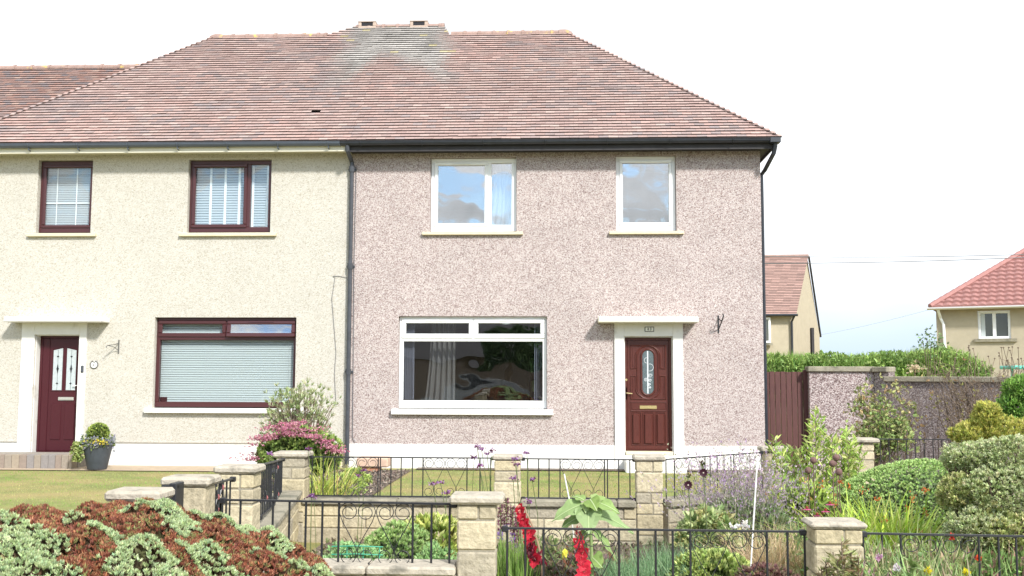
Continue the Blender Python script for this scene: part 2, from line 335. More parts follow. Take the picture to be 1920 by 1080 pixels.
def wall(name, m, parent, x0, x1, z0, z1, ops, Y=YF, rev=.16):
    b = MB(); xs = sorted({x0, x1, *[o[0] for o in ops], *[o[1] for o in ops]}); zs = sorted({z0, z1, *[o[2] for o in ops], *[o[3] for o in ops]})
    for i in range(len(xs)-1):
        for j in range(len(zs)-1):
            cx, cz = (xs[i]+xs[i+1])/2, (zs[j]+zs[j+1])/2
            if any(o[0] < cx < o[1] and o[2] < cz < o[3] for o in ops): continue
            b.quad((xs[i], Y, zs[j]), (xs[i+1], Y, zs[j]), (xs[i+1], Y, zs[j+1]), (xs[i], Y, zs[j+1]))
    for (a, c, d, e) in ops:
        b.quad((a, Y, d), (a, Y, e), (a, Y+rev, e), (a, Y+rev, d)); b.quad((c, Y, d), (c, Y+rev, d), (c, Y+rev, e), (c, Y, e))
        b.quad((a, Y, e), (c, Y, e), (c, Y+rev, e), (a, Y+rev, e))
        if d > z0+.05: b.quad((a, Y, d), (a, Y+rev, d), (c, Y+rev, d), (c, Y, d))
    return b
W1 = px_rect(70, 172, 300, 437); W2 = px_rect(352, 508, 299, 436); W3 = px_rect(288, 554, 595, 766); D1 = px_rect(62, 145.5, 628, 852)
W4 = px_rect(806.5, 968.5, 295, 435); W5 = px_rect(1155, 1268, 291, 434); W6 = px_rect(746.5, 1025.5, 593, 768); D2 = px_rect(1171, 1262, 631, 852)
ZP1 = P(300, 829, YF).z; ZP2 = P(1000, 834, YF).z; ZG = -.05
HB = Yr+RUN-.4                                # rear wall
def shell(b, x0, x1, side0, side1, z0=ZG):
    for X, s in ((x0, side0), (x1, side1)):
        if s: b.quad((X, YF, z0), (X, HB, z0), (X, HB, ZT), (X, YF, ZT))
    b.quad((x0, HB, z0), (x1, HB, z0), (x1, HB, ZT), (x0, HB, ZT))
b = wall('wall', M['pink'], pink, XPARTY, XR, ZP2, ZT, [W4, W5, W6, (D2[0], D2[1], ZP2, D2[3])]); shell(b, XPARTY, XR, 0, 1, ZP2); b.build('wall', M['pink'], pink)
b = wall('wall', M['cream'], crm, XL, XPARTY, ZP1, ZT, [W1, W2, W3, (D1[0], D1[1], ZP1, D1[3])]); shell(b, XL, XPARTY, 1, 0, ZP1); b.build('wall', M['cream'], crm)
b = MB(); b.box(XPARTY+.04, D2[0]-.005, YF-.018, YF+.2, ZG, ZP2); b.box(D2[1]+.005, XR+.018, YF-.018, YF+.2, ZG, ZP2); b.box(XR, XR+.018, YF+.2, HB, ZG, ZP2); b.build('plinth', M['white'], pink)
b = MB(); b.box(XL, D1[0]-.005, YF+.012, YF+.2, ZG, ZP1, 0); b.box(D1[1]+.005, XPARTY-.38, YF+.012, YF+.2, ZG, ZP1, 0); b.build('plinth', M['white'], crm)
b = MB(); b.box(XL, D1[0]-.14, YF-.014, YF+.011, ZP1-.012, ZP1+.02, .004); b.box(D1[1]+.14, XPARTY-.02, YF-.014, YF+.011, ZP1-.012, ZP1+.02, .004); b.build('drip_edge', M['cream'], crm)
b = MB(); b.box(XPARTY-.38, XPARTY+.04, YF+.012, YF+.2, ZG, ZP1, 0); b.build('unpainted_plinth', M['sill'], crm)
# rooms behind the windows
def room(parent, x0, x1, z0, z1, m='room', d=4.2):
    b = MB(); Y0, Y1 = YF+.17, YF+d
    b.quad((x0, Y1, z0), (x1, Y1, z0), (x1, Y1, z1), (x0, Y1, z1)); b.quad((x0, Y0, z0), (x0, Y1, z0), (x0, Y1, z1), (x0, Y0, z1)); b.quad((x1, Y0, z0), (x1, Y0, z1), (x1, Y1, z1), (x1, Y1, z0))
    b.quad((x0, Y0, z1), (x0, Y1, z1), (x1, Y1, z1), (x1, Y0, z1)); b.quad((x0, Y0, z0), (x1, Y0, z0), (x1, Y1, z0), (x0, Y1, z0)); b.build('room', M[m], parent)
room(pink, W6[0]-.6, D2[0]-.1, .15, 2.5); room(pink, W4[0]-.6, W4[1]+.6, 2.75, 5.1); room(pink, W5[0]-.5, W5[1]+.5, 2.75, 5.1)
room(crm, W3[0]-.6, W3[1]+.6, .15, 2.5); room(crm, W1[0]-.4, W1[1]+.4, 2.75, 5.1); room(crm, W2[0]-.4, W2[1]+.4, 2.75, 5.1)
# ---------------- windows
def fr(b, x0, x1, z0, z1, y0, y1, t, bt=None, bev=.006):
    bt = bt or t
    b.box(x0, x1, y0, y1, z0, z0+bt, bev); b.box(x0, x1, y0, y1, z1-t, z1, bev); b.box(x0, x0+t, y0+.001, y1, z0+bt, z1-t, bev); b.box(x1-t, x1, y0+.001, y1, z0+bt, z1-t, bev)
def pane(parent, x0, x1, z0, z1, Y, g, tilt=0):
    b = MB(); b.box(x0, x1, Y, Y+.006, z0, z1); o = b.build('pane', M[g], parent); return o
def slats(parent, x0, x1, z0, z1, Y, pitch, name='blind', m='blind', tilt=.55):
    b = MB(); z = z1
    while z > z0:
        b.quad((x0, Y, z-pitch*.86), (x1, Y, z-pitch*.86), (x1, Y+pitch*.3, z), (x0, Y+pitch*.3, z)); z -= pitch
    b.box(x0, x1, Y-.01, Y+.05, z1, z1+.04)
    for q in (x0+.12, x1-.12): b.box(q, q+.002, Y-.002, Y, z0, z1)
    return b.build(name, M[m], parent)
def sill(parent, px, py, m, out=.07):
    x0, x1, z0, z1 = px_rect(*px, *py, YF-out); b = MB(); b.box(x0, x1, YF-out, YF+.12, z0, z1, .006); return b.build('sill', M[m], parent)
FD = .09
def win(parent, op, m, top=.05, lab=None, t=.065, bt=.075):
    x0, x1, z0, z1 = op; b = MB(); fr(b, x0+.004, x1-.004, z0+.02, z1-.003, YF+FD, YF+FD+.07, t, bt)
    return b, x0, x1, z0+.02, z1
def sash(b, x0, x1, z0, z1, Y, t=.055): fr(b, x0, x1, z0, z1, Y, Y+.05, t, None, .012)
Yw = YF+FD
# W4: left sash opening, right fixed light
b, x0, x1, z0, z1 = win(pink, W4, 'upvc', t=.085, bt=.115); xm = P(917, 365, YF).x
b.box(xm-.035, xm+.035, Yw+.002, Yw+.07, z0+.1, z1-.08, .006); sash(b, x0+.06, xm-.02, z0+.08, z1-.06, Yw-.022, .065); b.box(x0+.38, x0+.72, Yw-.036, Yw-.018, z1-.115, z1-.1, .004)
w4 = b.build('window', M['upvc'], pink, label='white two light window above the living room window')
pane(w4, x0+.11, xm-.08, z0+.14, z1-.12, Yw+.02, 'glassup'); pane(w4, xm+.03, x1-.07, z0+.10, z1-.07, Yw+.035, 'glassup')
# curtain with folds
def curtain(parent, x0, x1, z0, z1, Y, m, n=9, amp=.03, flare=0, name='curtain'):
    b = MB(); k = n*8; 
    for i in range(k):
        for j in range(8):
            def q(u, v):
                zz = z0+(z1-z0)*v; xx = x0+(x1-x0)*u+flare*(1-v)**2*(1-u)*-1
                return (xx, Y+amp*math.sin(u*n*2*math.pi+v*.7), zz)
            b.quad(q(i/k, j/8), q((i+1)/k, j/8), q((i+1)/k, (j+1)/8), q(i/k, (j+1)/8))
    return b.build(name, M[m], parent, smooth=True)
curtain(w4, xm+.06, x1-.05, z0, z1-.05, Yw+.22, 'curtain', 5, .03, .15)
sill(w4, (791, 980.5), (434.5, 440), 'sill')
# W5
b, x0, x1, z0, z1 = win(pink, W5, 'upvc', t=.085, bt=.115); sash(b, x0+.06, x1-.06, z0+.085, z1-.06, Yw-.022, .06); b.box((x0+x1)/2-.2, (x0+x1)/2+.2, Yw-.036, Yw-.018, z1-.105, z1-.09, .004)
w5 = b.build('window', M['upvc'], pink, label='white single light window high above the red door'); pane(w5, x0+.11, x1-.11, z0+.135, z1-.11, Yw+.02, 'glassup'); sill(w5, (1142.5, 1283), (433, 438.8), 'sill')
# W6
b, x0, x1, z0, z1 = win(pink, W6, 'upvc', t=.07, bt=.13); zt = P(886, 636, YF).z; xm = P(887, 616, YF).x
b.box(x0+.07, x1-.07, Yw+.002, Yw+.07, zt-.035, zt+.035, .006); b.box(xm-.035, xm+.035, Yw+.003, Yw+.07, zt+.035, z1-.07, .006)
sash(b, x0+.04, xm-.006, zt+.02, z1-.04, Yw-.022, .075); sash(b, xm+.006, x1-.04, zt+.02, z1-.04, Yw-.022, .075)
for q in ((x0+xm)/2, (xm+x1)/2): b.box(q-.2, q+.2, Yw-.036, Yw-.018, z1-.085, z1-.07, .004)
w6 = b.build('window', M['upvc'], pink, label='wide white living room window with two narrow top lights')
pane(w6, x0+.11, xm-.075, zt+.09, z1-.11, Yw+.02, 'glass'); pane(w6, xm+.075, x1-.11, zt+.09, z1-.11, Yw+.02, 'glass'); pane(w6, x0+.06, x1-.06, z0+.12, zt-.03, Yw+.04, 'glass')
sill(w6, (733, 1037), (767.5, 778), 'white', .09)
for (a, c) in ((757, 776), (1002, 1021)):
    xa, xb_ = P(a, 700, YF+.25).x, P(c, 700, YF+.25).x; b = MB(); n = 6
    for i in range(n):
        u = xa+(xb_-xa)*i/n; b.quad((u, YF+.22, z0+.14), (u+.03, YF+.29, z0+.14), (u+.03, YF+.29, z1), (u, YF+.22, z1))
    b.box(xb_-.008 if a < 800 else xa, xb_+.004 if a < 800 else xa+.012, YF+.22, YF+.24, z0+.14, z1); b.build('vertical_blind', M['lilac'], w6)
xa, xb_ = P(806, 700, YF+.3).x, P(852, 700, YF+.3).x; curtain(w6, xa, xb_, z0+.12, z1-.05, YF+.42, 'greycurtain', 5, .04, .1)
# bookcase inside
Yb = YF+2.6; xb0 = P(992, 700, Yb).x; xb1 = P(1030, 700, Yb).x
bc = empty('bookcase', ((xb0+xb1)/2, Yb, .15), 'dark bookcase with coloured books behind the wide white ground floor window', 'bookcase')
b = MB(); b.box(xb0, xb1, Yb+.28, Yb+.3, .15, 2.0); b.box(xb0, xb0+.02, Yb, Yb+.28, .15, 2.0); b.box(xb1-.02, xb1, Yb, Yb+.28, .15, 2.0)
for k in range(6): b.box(xb0+.02, xb1-.02, Yb, Yb+.28, .15+k*.36, .17+k*.36)
b.build('shelf_frame', M['fascia'], bc); b = MB()
for k in range(5):
    x = xb0+.03; cc = [(.15, .10, .06), (.45, .33, .12), (.7, .14, .04), (.55, .42, .16), (.2, .35, .2)][k]
    while x < xb1-.06:
        q = random.uniform(.02, .05); h = random.uniform(.2, .3); b.box(x, x+q, Yb+.03, Yb+.22, .171+k*.36, .171+k*.36+h, 0, tuple(v*random.uniform(.6, 1.3) for v in cc)); x += q+.002
b.build('books', M['books'], bc)
# cream house windows
b, x0, x1, z0, z1 = win(crm, W1, 'brown', t=.07, bt=.09); sash(b, x0+.055, x1-.02, z0+.08, z1-.07, Yw-.02, .055)
w1 = b.build('window', M['brown'], crm, label='dark red single light window at the upper left'); pane(w1, x0+.1, x1-.07, z0+.13, z1-.12, Yw+.02, 'glassblind')
slats(w1, x0+.06, x1-.03, z0+.05, z1-.1, Yw+.10, .032, m='blindgrey'); b = MB(); zc = P(120, 378, YF).z; b.box(x0+.08, x1-.07, Yw+.075, Yw+.085, zc-.008, zc+.008); xc = P(135, 370, YF).x; b.box(xc-.008, xc+.008, Yw+.076, Yw+.084, z0+.1, z1-.1); xc = P(98, 370, YF).x; b.box(xc-.006, xc+.006, Yw+.076, Yw+.084, z0+.1, z1-.1); b.build('glazing_bar', M['tape'], w1)
sill(w1, (49, 178), (437, 443), 'sill')
b, x0, x1, z0, z1 = win(crm, W2, 'brown', t=.07, bt=.09); xm = P(462, 370, YF).x; b.box(xm-.04, xm+.04, Yw+.002, Yw+.07, z0+.09, z1-.07, .006); sash(b, x0+.05, xm-.015, z0+.075, z1-.065, Yw-.03, .06)
w2 = b.build('window', M['brown'], crm, label='dark red two light window above the shrub'); pane(w2, x0+.11, xm-.075, z0+.135, z1-.12, Yw+.02, 'glassblind'); pane(w2, xm+.04, x1-.07, z0+.09, z1-.07, Yw+.035, 'glassblind')
slats(w2, x0+.06, x1-.03, z0+.05, z1-.1, Yw+.11, .046, m='blindgrey'); b = MB()
for q in (388, 415.5, 442, 468, 496): xc = P(q, 370, YF).x; b.box(xc-.02, xc+.02, Yw+.098, Yw+.104, z0+.09, z1-.08)
b.build('ladder_tape', M['tape'], w2); sill(w2, (335, 517), (436.5, 442.5), 'sill')
b, x0, x1, z0, z1 = win(crm, W3, 'brown', t=.06, bt=.09); zt = P(425, 634, YF).z; xm = P(422, 616, YF).x
b.box(x0+.06, x1-.06, Yw+.002, Yw+.07, zt-.03, zt+.035, .006); b.box(xm-.035, xm+.035, Yw+.003, Yw+.07, zt+.035, z1-.06, .006); sash(b, x0+.03, xm-.01, zt+.02, z1-.045, Yw-.02, .07)
# right top sash stands ajar: hinged at the top, kicked out below
sx0, sx1, sz0, sz1 = xm+.01, x1-.03, zt+.02, z1-.045; bb = MB(); sash(bb, sx0, sx1, sz0, sz1, Yw-.02, .07)
bb.box((sx0+sx1)/2-.22, (sx0+sx1)/2+.22, Yw-.03, Yw-.018, sz1-.04, sz1-.028)
A_ = R_(-11)
def rot_hinge(v):
    y, z = v[1]-(Yw-.02), v[2]-sz1; return (v[0], Yw-.02+y*math.cos(A_)-z*math.sin(A_), sz1+y*math.sin(A_)+z*math.cos(A_))
bb.V = [rot_hinge(v) for v in bb.V]; 
w3 = b.build('window', M['brown'], crm, label='wide dark red ground floor window with closed venetian blind'); bb.V = [(v[0], v[1]-(0), v[2]) for v in bb.V]; bb.build('open_sash', M['brown'], w3)
pb = MB(); pb.box(sx0+.065, sx1-.065, Yw, Yw+.006, sz0+.065, sz1-.065); pb.V = [rot_hinge(v) for v in pb.V]; pb.build('pane', M['glassup'], w3)
pane(w3, x0+.1, xm-.08, zt+.09, z1-.11, Yw+.02, 'glassblind'); pane(w3, x0+.06, x1-.06, z0+.09, zt-.03, Yw+.04, 'glassblind')
slats(w3, x0+.05, x1-.05, z0+.06, z1-.07, Yw+.11, .040)
b = MB(); xc = P(299, 750, YF).x; zc = P(299, 750, YF).z; b.box(xc-.06, xc+.06, Yw+.09, Yw+.1, zc-.07, zc+.05); b.build('sticker', M['door1'], w3)
sill(w3, (269, 600), (766, 775), 'white', .10)
# ---------------- doors
def canopy(parent, px, py, m, rnd=0):
    x0, x1, z0, z1 = px_rect(*px, *py, YF-.36); b = MB(); b.box(x0, x1, YF-.36, YF-.002, z0, z1, .012)
    return b.build('door_canopy', M[m], parent)
canopy(crm, (6, 189), (594, 603.5), 'white'); canopy(pink, (1122, 1310), (593.5, 604.5), 'creampaint')
def surround(parent, op, xs, ytop, z0):
    xa, xb_, _, z1 = px_rect(*xs, ytop, 800); b = MB(); yy = YF-.035
    b.box(xa, op[0]-.002, yy, YF+.02, z0, z1, .006); b.box(op[1]+.002, xb_, yy, YF+.02, z0, z1, .006); b.box(op[0]-.002, op[1]+.002, yy+.0005, YF+.02, op[3]+.002, z1-.0005, .004)
    # white reveals
    b.box(op[0]-.001, op[0]+.012, YF+.02, YF+.165, z0, op[3]); b.box(op[1]-.012, op[1]+.001, YF+.02, YF+.165, z0, op[3]); b.box(op[0]+.012, op[1]-.012, YF+.02, YF+.165, op[3]-.012, op[3]+.001)
    return b.build('door_surround', M['white'], parent)
surround(crm, D1, (39, 161), 604, ZG); surround(pink, D2, (1152, 1281), 605, ZG)
# pink house door
def loop(b, pts, r, Y): b.tube([(x, Y, z) for x, z in pts+[pts[0]]], r, 6)
x0, x1, z0, z1 = D2; x0 += .012; x1 -= .012; z1 -= .012; z0 = P(1216, 846, YF).z; Yd = YF+.10
b = MB(); fr(b, x0, x1, z0, z1, Yd, Yd+.07, .045, .02); b.build('door_frame', M['door2'], pink)
b = MB(); dx0, dx1, dz0, dz1 = x0+.047, x1-.047, z0+.022, z1-.047; dw = dx1-dx0; dh = dz1-dz0; Y2 = Yd+.015
b.box(dx0, dx1, Y2, Y2+.045, dz0, dz1, .004)
def dp(u0, u1, v0, v1, t=.03):
    loop(b, [(dx0+u0*dw-.008, dz0+v0*dh-.008), (dx0+u1*dw+.008, dz0+v0*dh-.008), (dx0+u1*dw+.008, dz0+v1*dh+.008), (dx0+u0*dw-.008, dz0+v1*dh+.008)], .010, Y2-.001)
    b.box(dx0+u0*dw+.012, dx0+u1*dw-.012, Y2-t, Y2+.001, dz0+v0*dh+.012, dz0+v1*dh-.012, .024)
for u0, u1 in ((.10, .31), (.385, .615), (.69, .90)): dp(u0, u1, .045, .33)
dp(.08, .92, .355, .425, .006)
cx_, cz_ = dx0+.5*dw, dz0+.705*dh; rx = .135*dw; st = .15*dh
def oval(rx, st, n=14): return [(cx_+rx*math.cos(a), cz_+st+rx*math.sin(a)) for a in np.linspace(0, math.pi, n)]+[(cx_+rx*math.cos(a), cz_-st+rx*math.sin(a)) for a in np.linspace(math.pi, 2*math.pi, n)]
loop(b, oval(rx+.018, st), .018, Y2-.002); loop(b, oval(rx+.085, st), .016, Y2-.001)
# four corner panels as raised outlines following the oval
for sx in (-1, 1):
    for sz in (-1, 1):
        o_ = []; R2 = rx+.115
        xo = cx_+sx*.42*dw; zi = cz_+sz*.035*dh; zo = cz_+sz*.245*dh
        xi = cx_+sx*(R2)
        o_ = [(xo, zi), (xi, zi), (xi, cz_+sz*st*.95)]
        for a in np.linspace(.15, 1.35, 6): o_.append((cx_+sx*R2*math.cos(a), min(max(cz_+sz*(st+R2*math.sin(a)*.8), min(zo, zi)), max(zo, zi))))
        o_ += [(cx_+sx*.055*dw, zo), (xo, zo)]; loop(b, o_, .014, Y2-.001)
        b.tube([(xo-sx*.035, Y2-.001, zi+sz*.03), (xo-sx*.035, Y2-.001, zo-sz*.03)], .006, 5)
door = b.build('door', M['door2'], pink, label='mahogany red panelled door with oval glass')
b = MB(); b.prism(oval(rx, st), Y2-.006, Y2-.001); b.build('pane', M['lead'], door)
b = MB(); ym = Y2-.008; b.box(cx_-.016, cx_+.006, ym-.002, ym, cz_-st-rx*.9, cz_+st+rx*.9)
def sp(cx, cz, r, a0, a1, n=18, grow=0): return [(cx+(r*(1-grow*i/n))*math.cos(a0+(a1-a0)*i/n), ym, cz+(r*(1-grow*i/n))*math.sin(a0+(a1-a0)*i/n)) for i in range(n+1)]
b.tube(sp(cx_-.02, cz_+.20, .045, 1.2, 4.8), .005, 4); b.tube(sp(cx_+.03, cz_+.08, .06, 1.8, -1.9), .005, 4)
for (q, r, s_) in ((.035, -.06, .035), (-.04, -.13, .032), (.03, -.14, .028), (.02, -.21, .022), (.03, -.26, .018)): b.tube(sp(cx_+q, cz_+r, s_, 0, 11, 26, .75), .0045, 4)
b.build('etched_rose', M['motif'], door)
b = MB(); q = P(1215, 764, YF); b.box(cx_-.145, cx_+.145, Y2-.02, Y2-.004, q.z-.03, q.z+.03, .006); b.box(cx_-.12, cx_+.12, Y2-.025, Y2-.018, q.z-.016, q.z+.016, .004); b.build('letter_plate', M['brass'], door)
b = MB(); q = P(1175, 738, YF); b.box(q.x-.018, q.x+.018, Y2-.014, Y2, q.z-.11, q.z+.11, .008); b.tube([(q.x, Y2-.01, q.z+.01), (q.x, Y2-.05, q.z+.01), (q.x+.10, Y2-.05, q.z)], .009, 8)
q = P(1175, 712, YF); b.tube([(q.x, Y2, q.z), (q.x, Y2-.015, q.z)], .02, 12); b.build('handle', M['brass'], door)
b = MB(); b.box(D2[0]+.012, D2[1]-.012, YF-.05, YF+.16, P(1216, 853, YF).z, z0-.003, .008); b.build('threshold', M['sill'], pink)
b = MB(); qz = P(1216, 853, YF).z; b.box(D2[0]-.02, D2[1]+.15, YF-.55, YF-.04, ZG, qz-.06, .015); b.box(D2[0]+.0, D2[1]-.0, YF-.04, YF+.2, ZG, qz-.004, .005); b.build('doorstep', M['white'], pink)
def text_mesh(txt, size, x, Y, z, m, parent, name, ext=.002):
    cu = bpy.data.curves.new(name, 'FONT'); cu.body = txt; cu.size = size; cu.align_x = 'CENTER'; cu.align_y = 'CENTER'; cu.extrude = ext
    o = bpy.data.objects.new(name, cu); COL.objects.link(o); dg = bpy.context.evaluated_depsgraph_get(); me = bpy.data.meshes.new_from_object(o.evaluated_get(dg)); bpy.data.objects.remove(o)
    me.transform(Matrix.Translation((x, Y, z)) @ Matrix.Rotation(math.pi/2, 4, 'X')); me.materials.clear(); me.materials.append(M[m])
    return link(bpy.data.objects.new(name, me), parent)
q = P(1217.5, 617.3, YF-.04); b = MB(); b.box(q.x-.08, q.x+.08, YF-.048, YF-.034, q.z-.042, q.z+.042, .004); pl = b.build('number_plaque', M['ceramic'], pink)
for k in (-1, 0, 1): b = MB(); b.box(q.x+k*.046-.0205, q.x+k*.046+.0205, YF-.052, YF-.0475, q.z-.03, q.z+.03, .002); b.build('tile', M['plaquewhite'], pl)
text_mesh('4', .06, q.x-.023, YF-.055, q.z, 'iron', pl, 'numeral'); text_mesh('3', .06, q.x+.023, YF-.055, q.z, 'iron', pl, 'numeral')
# cream house door
x0, x1, z0, z1 = D1; x0 += .012; x1 -= .012; z1 -= .012; b = MB(); fr(b, x0, x1, z0, z1, Yd+.05, Yd+.12, .045, .04); b.box(x0+.045, x0+.17, Yd+.055, Yd+.12, z0+.04, z1-.045, .01); b.build('door_frame', M['door1'], crm)
b = MB(); dx0, dx1, dz0, dz1 = x0+.172, x1-.045, z0+.045, z1-.047; dw = dx1-dx0; dh = dz1-dz0; Y2 = Yd+.065; b.box(dx0, dx1, Y2, Y2+.045, dz0, dz1, .006)
for u0, u1 in ((.12, .44), (.56, .88)):
    b.box(dx0+u0*dw, dx0+u1*dw, Y2-.012, Y2+.001, dz0+.1*dh, dz0+.42*dh, .01)
    loop(b, [(dx0+(u0-.02)*dw, dz0+.53*dh), (dx0+(u1+.02)*dw, dz0+.53*dh), (dx0+(u1+.02)*dw, dz0+(.925 if u0 < .5 else .905)*dh), (dx0+(u0-.02)*dw, dz0+(.905 if u0 < .5 else .925)*dh)], .009, Y2-.001)
door1 = b.build('door', M['door1'], crm, label='dark red door with two slim leaded lights')
for u0, u1 in ((.13, .43), (.57, .87)):
    b = MB(); b.prism([(dx0+u0*dw, dz0+.54*dh), (dx0+u1*dw, dz0+.54*dh), (dx0+u1*dw, dz0+(.915 if u0 < .5 else .895)*dh), (dx0+u0*dw, dz0+(.895 if u0 < .5 else .915)*dh)], Y2-.006, Y2-.001); b.build('pane', M['lead2'], door1)
    c = dx0+(u0+u1)/2*dw; b = MB(); b.box(c-.002, c+.002, Y2-.009, Y2-.006, dz0+.54*dh, dz0+.9*dh)
    for v, r, h in ((.60, .014, .02), (.73, .018, .10), (.84, .014, .02)):
        zz = dz0+v*dh; b.prism([(c-r, zz), (c, zz-h), (c+r, zz), (c, zz+h)], Y2-.0095, Y2-.007); b.prism([(c-r*1.6, zz), (c, zz-.02), (c+r*1.6, zz), (c, zz+.02)], Y2-.0105, Y2-.0096)
    b.build('leaded_motif', M['iron'], door1)
q = P(115.5, 748, YF); b = MB(); b.box(q.x-.14, q.x+.14, Y2-.02, Y2-.003, q.z-.03, q.z+.03, .006); b.box(q.x-.115, q.x+.115, Y2-.025, Y2-.018, q.z-.016, q.z+.016, .003); b.build('letter_plate', M['silver'], door1)
q = P(141, 723, YF); b = MB(); b.box(q.x-.014, q.x+.014, Y2-.012, Y2, q.z-.1, q.z+.1, .006); b.tube([(q.x, Y2-.01, q.z), (q.x, Y2-.05, q.z), (q.x-.1, Y2-.05, q.z)], .008, 8); b.build('handle', M['upvc'], door1)
q = P(154.5, 692, YF-.04); b = MB(); b.box(q.x-.025, q.x+.025, YF-.06, YF-.034, q.z-.062, q.z+.062, .012); b.sphere((q.x, YF-.06, q.z-.03), .012, 8); b.build('doorbell', M['pot'], crm)
q = P(176.5, 683.5, YF-.01); b = MB(); b.tube([(q.x+.065*math.cos(a), YF-.012, q.z+.065*math.sin(a)) for a in np.linspace(math.pi/2+.35, math.pi*2.5-.35, 26)], .009, 6); b.tube([(q.x-.03, YF-.012, q.z+.055), (q.x, YF-.012, q.z+.04), (q.x+.03, YF-.012, q.z+.055)], .008, 6)
pl = b.build('number_plaque', M['ceramic'], crm); b = MB(); b.lathe((q.x, YF-.004, q.z), [(.0, 0), (.001, 0)], 6); b.prism([(q.x+.06*math.cos(a), q.z+.06*math.sin(a)) for a in np.linspace(0, 2*math.pi, 20)[:-1]], YF-.010, YF+.004); b.build('plate', M['plaquewhite'], pl); text_mesh('41', .07, q.x, YF-.013, q.z-.008, 'ceramic', pl, 'numeral')
# paved step at cream door
b = MB(); qx0 = P(-60, 865, 16.9).x; qx1 = P(151, 865, 16.9).x; zs_ = P(80, 853, 16.6).z
x = qx0
while x < qx1-.02:
    wv = min(random.uniform(.10, .13), qx1-x); c = random.choice([(.27, .23, .185), (.23, .21, .20), (.30, .25, .19), (.25, .20, .165)]); b.box(x, x+wv-.006, 16.6, 16.8, -.03, zs_, .006, c); x += wv
b.box(qx0, qx1, 16.805, YF-.03, -.03, zs_-.004, .004, (.28, .25, .21)); b.build('doorstep', M['paver'], crm, label='block paved doorstep')
# ---------------- gutters, fascia, soffit, pipes
def gutter(parent, x0, x1, m, bw=.055, brk=1.0):
    b = MB(); n = 8; zt_ = ZE-.015; yc = Ye+.00; k = 3
    prof = [(yc-bw*math.cos(a), zt_-bw*1.05*math.sin(a)) for a in np.linspace(0, math.pi, n)]
    xs = np.linspace(x0, x1, k)
    for i in range(k-1):
        for j in range(n-1): b.quad((xs[i], *prof[j]), (xs[i+1], *prof[j]), (xs[i+1], *prof[j+1]), (xs[i], *prof[j+1]))
    b.tube([(x0, yc-bw, zt_), (x1, yc-bw, zt_)], .006, 5); b.prism([(x1-.004, 0)]*0 or [(x1-.004, zt_), (x1, zt_), (x1, zt_-bw*1.05), (x1-.004, zt_-bw*1.05)], yc-bw*.8, yc+bw*.8)
    g = b.build('gutter', M[m], parent, smooth=False); bb_ = None
    x = x0+.35
    while x < x1-.1:
        b = MB(); 
        pts = [(x, yc-(bw+.006)*math.cos(a), zt_-(bw+.006)*1.05*math.sin(a)) for a in np.linspace(0, math.pi, 9)]
        b.tube(pts, .008, 5)
        if m == 'gutter': b.tube([(x, yc-.01, zt_-bw), (x, yc-.01, zt_-bw-.03), (x, yc+.08, zt_-bw-.05)], .012, 5)
        b.build('bracket', M[m], g); x += brk
gutter(crm, XL, XPARTY-.12, 'gutter', .062, .875); gutter(pink, XPARTY-.115, XER+.03, 'black', .06, 1.05)
b = MB(); b.box(XL, XPARTY, Ye+.055, Ye+.075, ZE-.16, ZE-.02); b.build('fascia', M['creampaint'], crm)
b = MB(); b.box(XL, XPARTY, Ye+.076, YF+.02, ZE-.115, ZE-.10); b.build('soffit', M['creampaint'], crm)
b = MB(); b.box(XPARTY, XER-.03, Ye+.062, Ye+.08, ZE-.17, ZE-.02); b.box(XER-.05, XER-.03, Ye+.08, HB+.3, ZE-.17, ZE-.02); b.build('fascia', M['fascia'], pink)
b = MB(); b.box(XPARTY, XER-.05, Ye+.081, YF+.02, ZE-.13, ZE-.11); b.box(XR-.02, XER-.05, YF+.02, HB+.3, ZE-.13, ZE-.11); b.build('soffit', M['fascia'], pink)
# swan neck off the corner and side pipe
b = MB(); b.tube([(XER-.02, Ye, ZE-.06), (XER-.02, Ye+.02, ZE-.14), (XER-.04, Ye+.05, ZE-.25), (XR+.10, YF+.1, ZE-.44), (XR+.045, YF+.16, ZE-.52), (XR+.045, YF+.16, ZG)], .038, 8)
b.box(XER-.12, XER+.06, Ye-.07, Ye+.1, ZE-.09, ZE-.0, .01); b.build('downpipe', M['black'], pink)
b = MB(); q0 = P(657, 290, YF-.06); q1 = P(657, 850, YF-.06); X = XPARTY+.02
b.tube([(X-.02, Ye+.01, ZE-.07), (X-.02, Ye+.02, ZE-.15), (X, YF-.07, ZE-.30), (X, YF-.07, .05)], .038, 10)
for zz in (ZE-.42, P(657, 500, YF).z, P(657, 697, YF).z): b.tube([(X, YF-.07, zz-.05), (X, YF-.07, zz+.05)], .05, 10); b.box(X-.07, X+.07, YF-.03, YF, zz-.02, zz+.02, .004)
b.build('downpipe', M['pipe'], pink)
b = MB(); b.tube([(XPARTY+.085, YF-.012, ZE-.35), (XPARTY+.075, YF-.015, 3.4), (XPARTY+.09, YF-.012, 1.7), (XPARTY+.10, YF-.02, .5), (XPARTY+.16, YF-.04, .42)], .006, 5); b.build('cable', M['wire'], pink)
b = MB(); b.tube([tuple(P(x, y, YF-.012)) for x, y in ((653, 528), (650, 521), (638, 518), (624, 517.5), (628, 521), (622, 560), (626, 610), (630, 660), (627, 700), (630, 760))], .0045, 5); b.build('cable', M['wire'], crm)
